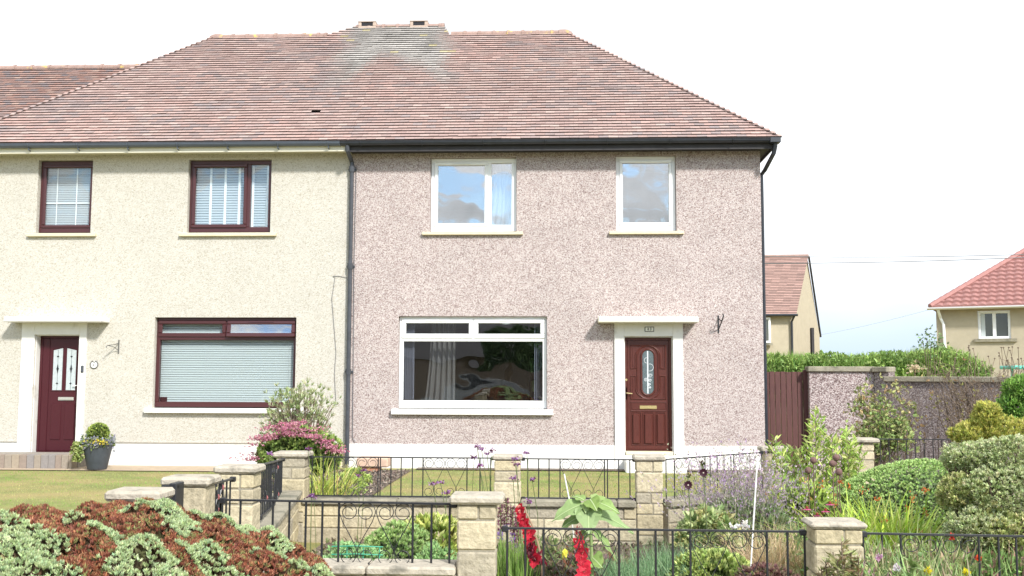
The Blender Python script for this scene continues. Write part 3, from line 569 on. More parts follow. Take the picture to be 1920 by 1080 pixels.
# hanging basket brackets
q = P(223, 650, YF); b = MB(); b.box(q.x-.008, q.x+.008, YF-.02, YF, q.z-.12, q.z+.12, .002)
tip = Vector((q.x-.10, YF-.22, q.z+.015))
b.tube([(q.x, YF-.02, q.z+.06), (q.x-.04, YF-.10, q.z+.03), tip], .007, 6); b.tube([(q.x, YF-.02, q.z-.07), (q.x-.04, YF-.09, q.z-.01), tip], .006, 6); b.tube([tip, tip+Vector((-.02, -.02, -.02)), tip+Vector((-.01, -.02, -.04))], .008, 6); b.build('basket_bracket', M['ceramic'], crm)
q = P(1347, 607, YF); b = MB(); b.box(q.x-.011, q.x+.011, YF-.015, YF, q.z-.16, q.z+.14, .003); b.tube([(q.x, YF-.01, q.z-.1), (q.x+.012, YF-.12, q.z-.03), (q.x+.03, YF-.26, q.z+.06), (q.x+.04, YF-.30, q.z+.12), (q.x+.035, YF-.27, q.z+.15)], .011, 6)
b.tube([(q.x, YF-.01, q.z+.09), (q.x+.02, YF-.16, q.z+.04), (q.x+.03, YF-.26, q.z+.06)], .009, 6); b.build('basket_bracket', M['iron'], pink)
# ---------------- roof of clay tiles
PALT = [(.315, .195, .165), (.345, .22, .185), (.285, .175, .15), (.265, .19, .175), (.37, .26, .22), (.22, .18, .18), (.31, .205, .18)]
PW = [.25, .2, .15, .10, .13, .04, .13]
def vnoise(x, y, seed=0):
    r = np.random.default_rng(seed); g = r.random((64, 64)); xi, yi = int(math.floor(x)), int(math.floor(y)); fx, fy = x-xi, y-yi; fx = fx*fx*(3-2*fx); fy = fy*fy*(3-2*fy)
    return (g[xi % 64, yi % 64]*(1-fx)+g[(xi+1) % 64, yi % 64]*fx)*(1-fy)+(g[xi % 64, (yi+1) % 64]*(1-fx)+g[(xi+1) % 64, (yi+1) % 64]*fx)*fy
GR = {s: np.random.default_rng(s).random((64, 64)) for s in (1, 2, 3, 4)}
def vn(x, y, s):
    g = GR[s]; xi, yi = int(math.floor(x)), int(math.floor(y)); fx, fy = x-xi, y-yi; fx = fx*fx*(3-2*fx); fy = fy*fy*(3-2*fy)
    return (g[xi % 64, yi % 64]*(1-fx)+g[(xi+1) % 64, yi % 64]*fx)*(1-fy)+(g[xi % 64, (yi+1) % 64]*(1-fx)+g[(xi+1) % 64, (yi+1) % 64]*fx)*fy
XC = (P(665, 45, Yr).x+P(825, 45, Yr).x)/2
def tilecol(x, v, top, main=True):
    c = np.array(PALT[rng.choice(7, p=PW)])*.62+np.array((.31, .205, .178))*.38
    k = vn(x*1.1+7, v*2.3, 1)
    if k > .66 and rng.random() < .6: c = c*.6+np.array((.19, .165, .17))*.4
    if vn(x*.7+3, v*1.5+9, 2) > .62 and rng.random() < .5: c = c*.6+np.array((.40, .22, .18))*.4
    if main:   # lichen-grey patch under the raised part of the ridge
        d = 1-min(1, abs(x-XC+.05)/(1.05+.5*vn(x*2, v*2, 3)))
        hgt = max(0, (v-(top-1.35-1.5*vn(x*1.4+5, 3, 4)))/1.6)
        g_ = min(1, 1.5*min(d*1.7, hgt*1.6))
        if g_ > 0: gc = np.array((.285, .262, .238))*(.72+.5*vn(x*2.6, v*2.0, 1)); c = c*(1-g_)+gc*g_
        if g_ > .05 and vn(x*5, v*6, 2) > .86 and v > top-1.0: c = c*.5+np.array((.46, .38, .10))*.5
    return tuple(np.clip((c*.74+.26*c.mean())*1.24*(1+rng.normal()*.04), 0, .9))
def slope(b, O, U, Vv, Nn, rows, gauge, xl, xr, tw=.165, th=.025, top=4.5, main=True, holes=()):
    O, U, Vv, Nn = map(Vector, (O, U, Vv, Nn))
    for k in range(rows):
        v0 = k*gauge; l_, r_ = xl(v0), xr(v0)
        if r_-l_ < .05: continue
        u = math.floor(l_/tw)*tw-(k % 2)*tw/2; w1 = 0.012*math.sin(k*1.7)
        while u < r_:
            a, c = max(u+.0012, l_), min(u+tw-.0012, r_); u += tw
            if c-a < .02: continue
            if any(abs((a+c)/2-h[0]) < h[2] and k == h[1] for h in holes): continue
            j = rng.normal()*.0025; dn = .003*vn(a*.8, v0, 2)+.0035*rng.random()
            ov0 = v0+j-w1*.3; v1 = v0+gauge+.02; t = th+dn
            p = [O+U*a+Vv*ov0+Nn*t, O+U*c+Vv*ov0+Nn*(t+rng.normal()*.0015), O+U*c+Vv*v1+Nn*.003, O+U*a+Vv*v1+Nn*.003]
            col = tilecol(a, v0, top, main); b.add(p, [(0, 1, 2, 3)], col)
            q0, q1 = O+U*a+Vv*ov0-Nn*.004, O+U*c+Vv*ov0-Nn*.004; dk = tuple(.22*np.array(col)+.01)  # tail and side faces coloured dark for course shadow as well as dirt
            b.add([q0, q1, p[1], p[0]], [(0, 1, 2, 3)], dk); b.add([q1, O+U*c+Vv*v1-Nn*.004, p[2], p[1]], [(0, 1, 2, 3)], dk); b.add([q0, p[0], p[3], O+U*a+Vv*v1-Nn*.004], [(0, 1, 2, 3)], dk)
H_ = ZR-ZE; SL = math.hypot(RUN, H_); vv = (0, RUN/SL, H_/SL); nn_ = (0, -H_/SL, RUN/SL); G_ = .105; rows = int(SL/G_)
hipR = lambda v: XER-(XER-XRR)*v/SL; hipL = lambda v: XEL+(XRL-XEL)*v/SL
XS = XPARTY+.05; hx = P(603, 214, Ye+1.0).x
O = (0, Ye-.035, ZE+.0)
b = MB(); slope(b, O, (1, 0, 0), vv, nn_, rows, G_, lambda v: XS, lambda v: hipR(v)+.08, top=SL)
# raised part of the ridge (ventilated chimney roof)
xa0, xa1, xt0, xt1 = P(613, 68, Yr).x, P(842, 62, Yr).x, P(664, 45, Yr).x, P(827, 45, Yr).x; HU = P(745, 46, Yr+.2).z-ZR; RU = HU*RUN/H_; SU = math.hypot(HU, RU)
xlU = lambda v: xa0+(xt0-xa0)*min(1, max(0, (v-SL)/SU)); xrU = lambda v: xa1+(xt1-xa1)*min(1, max(0, (v-SL)/SU))
top_rows = int((SL+SU)/G_)
def up_slope(b, sgn):
    y0 = Ye-.035 if sgn > 0 else 2*Yr-(Ye-.035)
    bb = MB(); slope(bb, (0, Ye-.035, ZE), (1, 0, 0), vv, nn_, top_rows+1, G_, lambda v: (xlU(v) if v > SL-.12 else 1e3), lambda v: (xrU(v) if v > SL-.12 else 1e3-1), top=SL)
    return bb
bb = up_slope(b, 1); b.V, b.F, b.C = b.V+bb.V, b.F+[tuple(i+len(b.V) for i in f) for f in bb.F], b.C+bb.C
# right hip face and rear face
def hipface(b, sx, xe, xr_, zbase=ZE):
    run = abs(xe-xr_); sl = math.hypot(run, H_); U = (0, 1, 0) if sx > 0 else (0, -1, 0); v_ = (-sx*run/sl, 0, H_/sl); n_ = (sx*H_/sl, 0, run/sl); yy = 2*Yr-Ye
    o = (xe+sx*.035, Yr, zbase); slope(b, o, U, v_, n_, int(sl/G_), G_, lambda v: -(RUN+.03)*(1-v/sl), lambda v: (RUN+.03)*(1-v/sl), main=False)
hipface(b, 1, XER, XRR)
def rear(b, x0, x1, hl, hr, tp): slope(b, (0, 2*Yr-Ye+.035, ZE), (1, 0, 0), (0, -RUN/SL, H_/SL), (0, H_/SL, RUN/SL), rows, G_*1.0, hl, hr, main=False)
rear(b, 0, 0, lambda v: XS, lambda v: hipR(v)+.05, SL)
b.quad((XS, Ye, ZE-.03), (XER, Ye, ZE-.03), (XRR, Yr, ZR-.03), (XS, Yr, ZR-.03), (.05, .04, .04)); b.quad((XS, 2*Yr-Ye, ZE-.03), (XER, 2*Yr-Ye, ZE-.03), (XRR, Yr, ZR-.03), (XS, Yr, ZR-.03), (.05, .04, .04))
Yu = Yr+RU; ZU = ZR+HU
b.quad((xa0, Yr, ZR-.04), (xa1, Yr, ZR-.04), (xt1, Yu, ZU-.03), (xt0, Yu, ZU-.03), (.3, .2, .17))
b.add([(xa0, Yr, ZR-.04), (xt0, Yu, ZU-.03), (xa0, 2*Yu-Yr, ZR-.04)], [(0, 1, 2)], (.45, .3, .25)); b.add([(xa1, Yr, ZR-.04), (xt1, Yu, ZU-.03), (xa1, 2*Yu-Yr, ZR-.04)], [(0, 1, 2)], (.45, .3, .25))
b.quad((xa0, 2*Yu-Yr, ZR-.04), (xa1, 2*Yu-Yr, ZR-.04), (xt1, Yu, ZU-.03), (xt0, Yu, ZU-.03), (.3, .2, .17)); b.quad((xa0, Yr, ZR-.04), (xa1, Yr, ZR-.04), (xa1, 2*Yu-Yr, ZR-.04), (xa0, 2*Yu-Yr, ZR-.04), (.3, .2, .17))
roof = b.build('roof', M['tiles'], pink)
b = MB(); slope(b, O, (1, 0, 0), vv, nn_, rows, G_, lambda v: hipL(v)-.10, lambda v: XS-.002, top=SL, holes=((hx, 10, .075),))
hipface(b, -1, XEL, XRL); rear(b, 0, 0, lambda v: hipL(v)-.05, lambda v: XS-.002, SL)
b.quad((XEL, Ye, ZE-.03), (XS, Ye, ZE-.03), (XS, Yr, ZR-.03), (XRL, Yr, ZR-.03), (.05, .04, .04)); b.quad((XEL, 2*Yr-Ye, ZE-.03), (XS, 2*Yr-Ye, ZE-.03), (XS, Yr, ZR-.03), (XRL, Yr, ZR-.03), (.05, .04, .04))
roofc = b.build('roof', M['tiles'], crm)
def ridge(parent, x0, x1, Y, Z, endl=False, endr=False, step=.30):
    b = MB(); x = x0; n = 8
    while x < x1-.02:
        e = min(x+step, x1); r0, r1 = .088, .10+random.uniform(-.004, .006)
        for (a, c, r) in ((x, e, r0), (e-.045, e+.012, r1)):
            pr = [(Y+r*math.cos(t)*1.1, Z-.045+r*math.sin(t)) for t in np.linspace(-.25, math.pi+.25, n)]
            for j in range(n-1): b.quad((a, *pr[j]), (c, *pr[j]), (c, *pr[j+1]), (a, *pr[j+1]))
            b.add([(a, *p_) for p_ in pr], [tuple(range(n))]); b.add([(c, *p_) for p_ in pr], [tuple(range(n))])
        x = e
    for f, X, s in ((endl, x0, -1), (endr, x1, 1)):
        if f: b.sphere((X+s*.05, Y, Z-.04), .12, 12, sc=(1.7, .9, .85))
    return b.build('ridge', M['ridge'], parent, smooth=False)
ridge(roof, xa1+.05, XRR-.05, Yr, ZR+.02, endr=True); ridge(roofc, XRL+.05, xa0, Yr, ZR+.02, endl=True)
ridge(roof, xt0-.02, xt1+.02, Yu, ZU+.01)
for q in (688, 785):
    c = P(q, 42, Yu-.12); z0_ = ZU-.06; b = MB(); hw = .19; b.box(c.x-hw, c.x+hw, Yu-.12, Yu+.12, z0_, z0_+.05, .01); b.box(c.x-hw, c.x-hw+.07, Yu-.11, Yu+.11, z0_+.05, z0_+.14, .01); b.box(c.x+hw-.07, c.x+hw, Yu-.11, Yu+.11, z0_+.05, z0_+.14, .01); b.box(c.x-hw, c.x+hw, Yu-.12, Yu+.12, z0_+.14, z0_+.155, .004); b.build('roof_vent', M['vent'], roof)
    b = MB(); b.box(c.x-hw+.07, c.x+hw-.07, Yu-.095, Yu+.09, z0_+.05, z0_+.14); b.build('vent_slot', M['dark'], roof)
c = P(829, 50, Yu); b = MB(); b.tube([(c.x, Yu, ZU-.35), (c.x-.005, Yu, ZU+.0), (c.x+.01, Yu, ZU+.03)], .018, 8); b.sphere((c.x, Yu, ZU+.035), .03, 8); b.build('flue_pipe', M['iron'], roof)
# lower set-back neighbour at the far left
nb = empty('terraced_house', (-13, 20, 0), 'set back terrace house whose greyer roof shows behind the cream house', 'house', 'houses of the terrace')
Yn0, Yn1 = 19.4, 22.8; Zn1 = P(130, 127, Yn1).z; hn = Zn1-ZE; sn = math.hypot(Yn1-Yn0, hn); b = MB()
def tc2(x, v, top, main=True): c = np.array(PALT[rng.choice(7, p=[.1, .15, .1, .3, .05, .15, .15])])*.9; return tuple(c)
tilecol_ = tilecol; tilecol = tc2
slope(b, (0, Yn0, ZE), (1, 0, 0), (0, (Yn1-Yn0)/sn, hn/sn), (0, -hn/sn, (Yn1-Yn0)/sn), int(sn/G_), G_, lambda v: -17, lambda v: -6.6+(.0), main=False)
tilecol = tilecol_
b.quad((-17, Yn0, ZE-.03), (-6.6, Yn0, ZE-.03), (-6.6, Yn1, Zn1-.03), (-17, Yn1, Zn1-.03), (.05, .04, .04)); b.quad((-17, 2*Yn1-Yn0, ZE-.03), (-6.6, 2*Yn1-Yn0, ZE-.03), (-6.6, Yn1, Zn1-.03), (-17, Yn1, Zn1-.03), (.3, .2, .18))
rn = b.build('roof', M['tiles'], nb); ridge(rn, -17, -6.8, Yn1, Zn1+.02, step=.42)
b = MB(); b.box(-17, XL-.01, Yn0+.3, HB, 0, ZT); b.build('wall', M['cream'], nb)
# ================================================================ GARDEN WALLS, PIERS, RAILINGS
STC = [(.44, .38, .25), (.49, .435, .30), (.40, .35, .245), (.47, .41, .285), (.37, .33, .25)]
def stc(): c = random.choice(STC); k = random.uniform(.88, 1.1); return tuple(v*k for v in c)
def pier(X, Y, ztop, wd, cap, label, group='stone garden piers', zb=-.03, capm='cope', thick=.05, courses=(.20, .10, .10), dr=.80):
    t = empty('garden_pier', (X, Y, zb), label, 'pier', group); h = wd/2; b = MB(); z = ztop-thick; k = random.randint(0, 2)
    while z > zb+.02:
        ch = courses[k % len(courses)]*random.uniform(.95, 1.05); z0 = max(z-ch, zb); k += 1
        if ch < .15 and random.random() < .8:
            s = random.choice((-.02, .01, .03)); 
            for (a, c) in ((X-h, X+s-.004), (X+s+.004, X+h)): j = random.uniform(-.003, .004); b.box(a+j*.3, c, Y-h*dr-j, Y+h*dr+j, z0+.004, z-.004, .008, stc())
        else: j = random.uniform(-.003, .005); b.box(X-h-j, X+h+j, Y-h*dr-j, Y+h*dr+j, z0+.004, z-.004, .010, stc())
        z = z0
    b.build('shaft', M['stone'], t); b = MB(); b.box(X-h+.009, X+h-.009, Y-h*dr+.009, Y+h*dr-.009, zb, ztop-thick, 0); b.build('joints', M['mortar'], t)
    b = MB(); c = cap/2; b.box(X-c, X+c, Y-c*dr, Y+c*dr, ztop-thick, ztop, .014); b.build('cap', M[capm], t); return t
def blockwall(name, A, B, z0, z1, th, label, cope=.05, copew=.28, ledge='cope2', group=None):
    A, B = Vector(A), Vector(B); Ln = (B-A).length; t = empty(name, tuple(A), label, 'wall', group); ang = math.atan2(B.y-A.y, B.x-A.x)
    Rm = Matrix.Translation((A.x, A.y, 0)) @ Matrix.Rotation(ang, 4, 'Z')
    b = MB(); z = z1
    while z > z0+.01:
        ch = random.choice((.20, .11, .15)); zb = max(z-ch, z0); x = 0
        while x < Ln-.01:
            wv = random.uniform(.16, .44); e = min(x+wv, Ln); e = Ln if Ln-e < .08 else e; j = random.uniform(-.003, .005)
            if ch > .18 and random.random() < .3 and e-x < .3:
                zm = z-.09; b.box(x+.004, e-.004, -th/2-j, th/2+j, zb+.004, zm-.004, .008, stc()); b.box(x+.004, e-.004, -th/2+j, th/2-j, zm+.004, z-.004, .008, stc())
            else: b.box(x+.004, e-.004, -th/2-j, th/2+j, zb+.004, z-.004, .009, stc())
            x = e
        z = zb
    b.V = [tuple(Rm @ Vector(v)) for v in b.V]; b.build('blockwork', M['stone'], t)
    b = MB(); b.box(0, Ln, -th/2+.01, th/2-.01, z0, z1, 0); b.V = [tuple(Rm @ Vector(v)) for v in b.V]; b.build('joints', M['mortar'], t)
    b = MB(); x = 0
    while x < Ln: e = min(x+.9, Ln); b.box(x+.002, e-.002, -copew/2, copew/2, z1, z1+cope, .012); x = e
    b.V = [tuple(Rm @ Vector(v)) for v in b.V]; b.build('coping', M[ledge], t); return t
# front corner (bars spaced every 0.1 m), two hearts scrollwork
def railings(A, B, drop, label, scroll=None, sp=.10, deco=False, bars_at=None, r=.0065, group='black iron railings'):
    """A, B top rail ends; drop = height of the panel; scroll = (u_start, number of hearts)"""
    A, B = Vector(A), Vector(B); D = B-A; Ln = math.hypot(D.x, D.y); ux = Vector((D.x, D.y, 0))/Ln; t = empty('railings', (A.x, A.y, min(A.z, B.z)-drop), label, 'railings', group)
    def pt(u, v, o=0): return A+ux*u+Vector((-ux.y, ux.x, 0))*o+Vector((0, 0, D.z*u/Ln-drop*(1-v)))     # v 0..1 bottom to top
    b = MB(); p0, p1 = pt(0, 1), pt(Ln, 1); n_ = Vector((-ux.y, ux.x, 0))*.014; h_ = Vector((0, 0, .005))
    def bar_(b, p0, p1, w, hh):
        n_ = Vector((-ux.y, ux.x, 0))*w; h_ = Vector((0, 0, hh)); b.add([p0-n_-h_, p0+n_-h_, p0+n_+h_, p0-n_+h_, p1-n_-h_, p1+n_-h_, p1+n_+h_, p1-n_+h_], [(0, 1, 2, 3), (7, 6, 5, 4), (0, 4, 5, 1), (1, 5, 6, 2), (2, 6, 7, 3), (3, 7, 4, 0)])
    bar_(b, p0, p1, .011, .005); b.build('top_rail', M['iron'], t); b = MB(); bar_(b, pt(0, 0), pt(Ln, 0), .010, .006); b.build('bottom_rail', M['iron'], t)
    for u in (.02, Ln-.02):
        for v in (1, 0): b = MB(); q = pt(u, v); b.box(q.x-.018, q.x+.018, q.y-.018, q.y+.018, q.z-.02, q.z+.012, .005); b.build('bracket', M['iron'], t)
    sc = scroll or []
    us = list(bars_at) if bars_at else list(np.arange(.06, Ln-.03, sp))
    for u in us:
        if any(n and s0-.02 < u < s0+n*.21+.02 for s0, n in sc): continue
        b = MB(); b.tube([pt(u, 0), pt(u, 1)], r, 6); b.build('bar', M['iron'], t)
    for s0, n in sc:
        b = MB()
        for e in (s0, s0+n*.21): b.tube([pt(e, 0), pt(e, 1)], r, 6)
        for i in range(n):
            c = s0+.105+i*.21
            for s in (-1, 1):
                def q(x, z): return pt(c+s*x, z/drop)
                R1 = .049; cx, cz = .0535, drop-R1-.004; pts = [q(.004, drop*.26), q(.035, drop*.26+.06), q(.085, cz-.055)]
                for k in range(30):
                    a = -.15+k*(math.pi*2.95)/29; rr = R1*(1-.52*min(1, max(0, (k-10)/16))) if k > 10 else R1
                    ccx = cx-.004*max(0, k-10)/19; pts.append(q(ccx+rr*math.cos(a), cz+rr*math.sin(a)))
                b.tube(pts, .0026, 5)
                pts = [q(.004, drop*.26)]
                for k in range(26):
                    a = math.pi-.1+k*(math.pi*2.4)/25; rr = .042*(1-.5*max(0, (k-9)/16)); pts.append(q(.048+rr*math.cos(a), .047+rr*math.sin(a)))
                b.tube(pts, .0026, 5)
        b.build('scrollwork', M['iron'], t)
    if deco:
        b = MB(); b2 = MB(); 
        for u, v in deco:
            q = pt(u, v); b.sphere(q, .02, 8, sc=(1, .4, 1))
            for a in np.linspace(0, 2*math.pi, 7)[:-1]: b2.tube([q, q+ux*(.055*math.cos(a))+Vector((0, 0, .055*math.sin(a)))], .012, 5, r1=.004)
        b2.build('leaf_ornament', M['iron'], t); b.build('rose_ornament', M['reddeco'], t)
    return t
YN, YM = 5.76, 9.7
# near piers
pA = P(895.5, 930, YN); pA2 = P(1563, 980, YN)
pier(pA.x, YN, P(896, 931, YN-.15).z, .215, .30, 'tall front stone pier in the middle where the front railing steps down', courses=(.165, .085, .085, .17))
pier(pA2.x, YN, P(1563, 982, YN-.15).z, .255, .305, 'front stone pier with thin slab cap beside the spiky leaf plants', thick=.035, courses=(.16, .16, .09), capm='cope')
pier(P(257, 920, 4.86).x, 4.9, P(257, 922, 4.78).z, .215, .27, 'low boundary pier cap nearest the camera behind the brown and green mound', 'boundary piers', courses=(.2, .1))
pier(P(359, 893, YN).x, YN, P(359, 896, YN-.12).z, .23, .28, 'second boundary pier behind the mound with a black latch on its left', 'boundary piers')
pier(P(450, 873, 6.75).x, 6.75, P(450, 874, 6.65).z, .24, .29, 'third boundary pier between two short lengths of railing', 'boundary piers')
pC = P(550, 850, YM); pD = P(952, 852, YM); pE = P(1216, 854, YM); pF = P(1453, 840, 10.7); pG = P(1613, 822, 12)
wC = .245
pier(pC.x, YM, P(550, 849, YM-.17).z, wC+.03, .335, 'stone pier in front of the pink flowered shrub', 'middle piers')
pier(pD.x, YM, P(952, 854, YM-.15).z, wC, .28, 'stone pier below the living room window behind purple flower heads', 'middle piers')
pier(pE.x, YM, P(1216, 855, YM-.15).z, wC, .30, 'stone pier standing in front of the mahogany red door', 'middle piers')
pier(pF.x, 10.7, P(1453, 839, 10.55).z, .24, .32, 'stone pier half hidden by tall leafy stems in front of the brown gate', 'middle piers')
pier(pG.x, 12, P(1613, 823, 11.8).z, .25, .36, 'stone pier left of the far railing by the dark pebbledashed wall', 'middle piers')
zc = P(760, 937, YM-.14).z
blockwall('garden_wall', (pC.x+.12, YM, 0), (pD.x-.12, YM, 0), -.03, zc-.055, .2, 'low stone block wall left of the middle pier under railings', .055, .28, group='low garden walls')
blockwall('garden_wall', (pD.x+.125, YM, 0), (pE.x-.125, YM, 0), -.03, P(1090, 939, YM-.14).z-.065, .2, 'low stone block wall under railings behind the sunflower leaves', .065, .28, group='low garden walls')
blockwall('garden_wall', (pE.x+.12, YM+.03, 0), (pF.x-.12, 10.62, 0), -.03, P(1090, 939, YM-.14).z-.065, .2, 'low stone block wall running back to the right behind the purple flowers', .065, .28, group='low garden walls')
blockwall('garden_wall', (pG.x+.13, 12, 0), (pG.x+3.6, 12.0, 0), -.03, P(1760, 880, 12).z-.06, .2, 'low stone block wall in front of the dark pebbledashed wall', .06, .28, group='low garden walls')
X3 = P(450, 873, 6.75).x
blockwall('garden_wall', (X3+.02, 6.9, 0), (pC.x, YM-.15, 0), -.03, .42, .2, 'low boundary block wall rising behind the brown and green mound', .055, .26, group='low garden walls')
blockwall('garden_wall', (X3, YN+.13, 0), (X3, 6.6, 0), -.03, .42, .2, 'short boundary block wall between two boundary piers', .055, .26, group='low garden walls')
# front walls
zl = P(750, 1064, YN-.14).z; X2 = P(359, 893, YN).x
blockwall('garden_wall', (X2+.13, YN, 0), (pA.x-.11, YN, 0), -.03, zl-.05, .2, 'front wall with concrete coping left of the tall middle pier', .05, .26, 'cope', group='front garden walls')
zr = zl-.17
blockwall('garden_wall', (pA.x+.11, YN, 0), (pA2.x-.13, YN, 0), -.03, zr-.05, .2, 'lower front wall below the frame between the two front piers', .05, .26, 'cope', group='front garden walls')
blockwall('garden_wall', (pA2.x+.13, YN, 0), (4.6, YN, 0), -.03, zr-.05, .2, 'front wall right of the slab capped pier', .05, .26, 'cope', group='front garden walls')
# railings
hN = .345
A = P(412, 937, YN); B = P(858, 945, YN); x0_ = A.x
ux = lambda px: P(px, 990, YN).x
bars = [ux(q)-A.x for q in (450, 511, 542, 573, 604, 635, 809, 843)]
railings((A.x, YN, A.z), (B.x, YN, B.z), hN, 'front railing with two full hearts left of the tall middle pier', [(ux(422)-A.x-.03, 0), (ux(635)-A.x, 2), ], bars_at=bars+[ux(777)-A.x-.006])
A = P(940, 990, YN); B = P(1512, 997, YN)
railings((A.x, YN, A.z), (B.x, YN, B.z), .36, 'front railing in front of the red gladioli between the two front piers', [(ux(1019)-A.x, 2), (ux(1294)-A.x, 2)], bars_at=[ux(q)-A.x for q in (951, 985, 1019, 1163+2, 1196, 1229, 1261, 1293, 1441, 1476, 1508)])
A = P(1612, 1000, YN); B = P(2060, 1008, YN)
railings((A.x, YN, A.z), (B.x, YN, B.z), .36, 'front railing at the right end beyond the slab capped pier', [(ux(1688)-A.x, 2)], bars_at=[ux(q)-A.x for q in (1618, 1653, 1688, 1837, 1871, 1904, 1938, 1972, 2006)])
um = lambda px: P(px, 890, YM).x
A = P(580, 856.5, YM); B = P(928, 859, YM)
railings((A.x, YM, A.z), (B.x, YM, B.z), .366, 'middle railing with scroll hearts left of the central pier, before the lawn', [(um(627)-A.x, 2), (um(793)-A.x, 2)], bars_at=[um(q)-A.x for q in (585, 606, 627, 713, 733, 752, 773, 792, 879, 900, 920)], r=.0055)
A = P(977, 860, YM); B = P(1193, 862, YM)
railings((A.x, YM, A.z), (B.x, YM, B.z), .366, 'middle railing between the central pier and the pier at the red door', [(um(1050)-A.x, 2)], bars_at=[um(q)-A.x for q in (989.5, 1010, 1029.5, 1049.5, 1139, 1160, 1181)], r=.0055)
A = P(1240, 862, YM); B = P(1430, 847, 10.6)
railings((A.x, YM, A.z), (B.x, 10.6, A.z+.01), .38, 'railing with scroll hearts running back behind the purple flowers', [(.17, 2), (1.0, 2)], sp=.10, r=.0055)
A = P(1640, 823, 12); railings((A.x, 12, A.z), (A.x+3.1, 12, A.z-.01), .45, 'far railing in front of the dark pebbledashed wall', [(1.0, 2)], r=.0055)
railings(tuple(P(399, 908, 6.0)), tuple(P(438, 897, 6.5)), .33, 'short railing with rose ornaments between two boundary piers', sp=.09, deco=[(.1, .75), (.2, .9), (.12, .5)], r=.006)
railings(tuple(P(489, 872, 7.1)), tuple(P(531, 861, 9.5)), .36, 'boundary railing with leaf ornaments leading to the pier by the pink flowers', [(1.0, 2)], sp=.16, deco=[(1.6, .85), (1.75, .2), (.5, .3)], r=.006)
q = P(331, 915, 5.5); t = empty('gate_latch', (q.x, 5.5, q.z-.1), 'small black iron latch plate beside the second boundary pier', 'latch'); b = MB(); b.box(q.x-.02, q.x+.02, 5.44, 5.56, q.z-.22, q.z+.03, .004); b.box(q.x-.07, q.x+.02, 5.46, 5.48, q.z-.0, q.z+.02, .003); b.tube([(q.x-.06, 5.47, q.z), (q.x-.06, 5.47, q.z-.2)], .008, 6); b.build('plate', M['iron'], t)
# ================================================================ REAR WALL, GATE
xg0 = XR+.05; xg1 = P(1506, 780, YF+.3).x
t = empty('timber_gate', ((xg0+xg1)/2, YF+.3, 0), 'dark brown boarded timber gate between the pink house and the pebbledashed wall', 'gate')
zt_ = P(1470, 697, YF+.3).z; b = MB(); n = 7
for i in range(n): a = xg0+(xg1-xg0)*i/n; b.box(a+.003, a+(xg1-xg0)/n-.003, YF+.28, YF+.31, .02, zt_+random.uniform(-.006, .004), .004)
b.build('boards', M['gate'], t); b = MB(); b.box(xg1+.01, xg1+.10, YF+.24, YF+.34, 0, zt_+.03, .006); b.build('post', M['gate'], t); b = MB(); b.box(xg0, xg1, YF+.31, YF+.35, .3, .4); b.box(xg0, xg1, YF+.31, YF+.35, zt_-.3, zt_-.2); b.build('ledge', M['gate'], t)
wA = P(1519, 780, YF+.1); wB = P(1644, 780, YF+.0); zt1 = P(1580, 687, YF).z
def flatwall(A, B, z1, th, label, copeh=.09, over=.05, mm='wallpeb'):
    A, B = Vector((A[0], A[1], 0)), Vector((B[0], B[1], 0)); t = empty('pebbledashed_wall', tuple(A), label, 'wall', 'pebbledashed garden walls'); Ln = (B-A).length; ang = math.atan2(B.y-A.y, B.x-A.x); Rm = Matrix.Translation(A) @ Matrix.Rotation(ang, 4, 'Z')
    b = MB(); b.box(0, Ln, 0, th, -.03, z1-copeh, 0); b.V = [tuple(Rm @ Vector(v)) for v in b.V]; b.build('wall_face', M[mm], t)
    b = MB(); x = -.03
    while x < Ln: e = min(x+1.2, Ln); b.box(x+.003, e-.003, -over, th+over, z1-copeh, z1, .012); x = e
    b.V = [tuple(Rm @ Vector(v)) for v in b.V]; b.build('coping', M['cope2'], t)
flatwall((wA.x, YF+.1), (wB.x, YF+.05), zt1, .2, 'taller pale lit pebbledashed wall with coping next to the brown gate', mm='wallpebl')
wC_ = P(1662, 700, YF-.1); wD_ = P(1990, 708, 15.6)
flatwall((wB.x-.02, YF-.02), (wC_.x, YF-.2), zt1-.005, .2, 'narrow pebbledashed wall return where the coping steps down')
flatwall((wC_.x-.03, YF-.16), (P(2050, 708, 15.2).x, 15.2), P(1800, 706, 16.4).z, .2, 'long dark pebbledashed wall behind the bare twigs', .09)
# ================================================================ HOUSES BEHIND
def fhouse(loc, label): return empty('house', loc, label, 'house', 'houses behind the garden wall')
# gabled one right behind the pink house
Y1 = 44.0; t = fhouse((9, Y1, 0), 'cream gabled house with brown tiled roof seen past the corner of the pink house')
ez = P(1460, 588, Y1).z; rz = P(1480, 484, Y1+3.5).z; gx = P(1488, 600, Y1).x; rx_ = P(1508, 480, Y1+3.5).x; bx = P(1536, 640, Y1+7).x; GX = gx
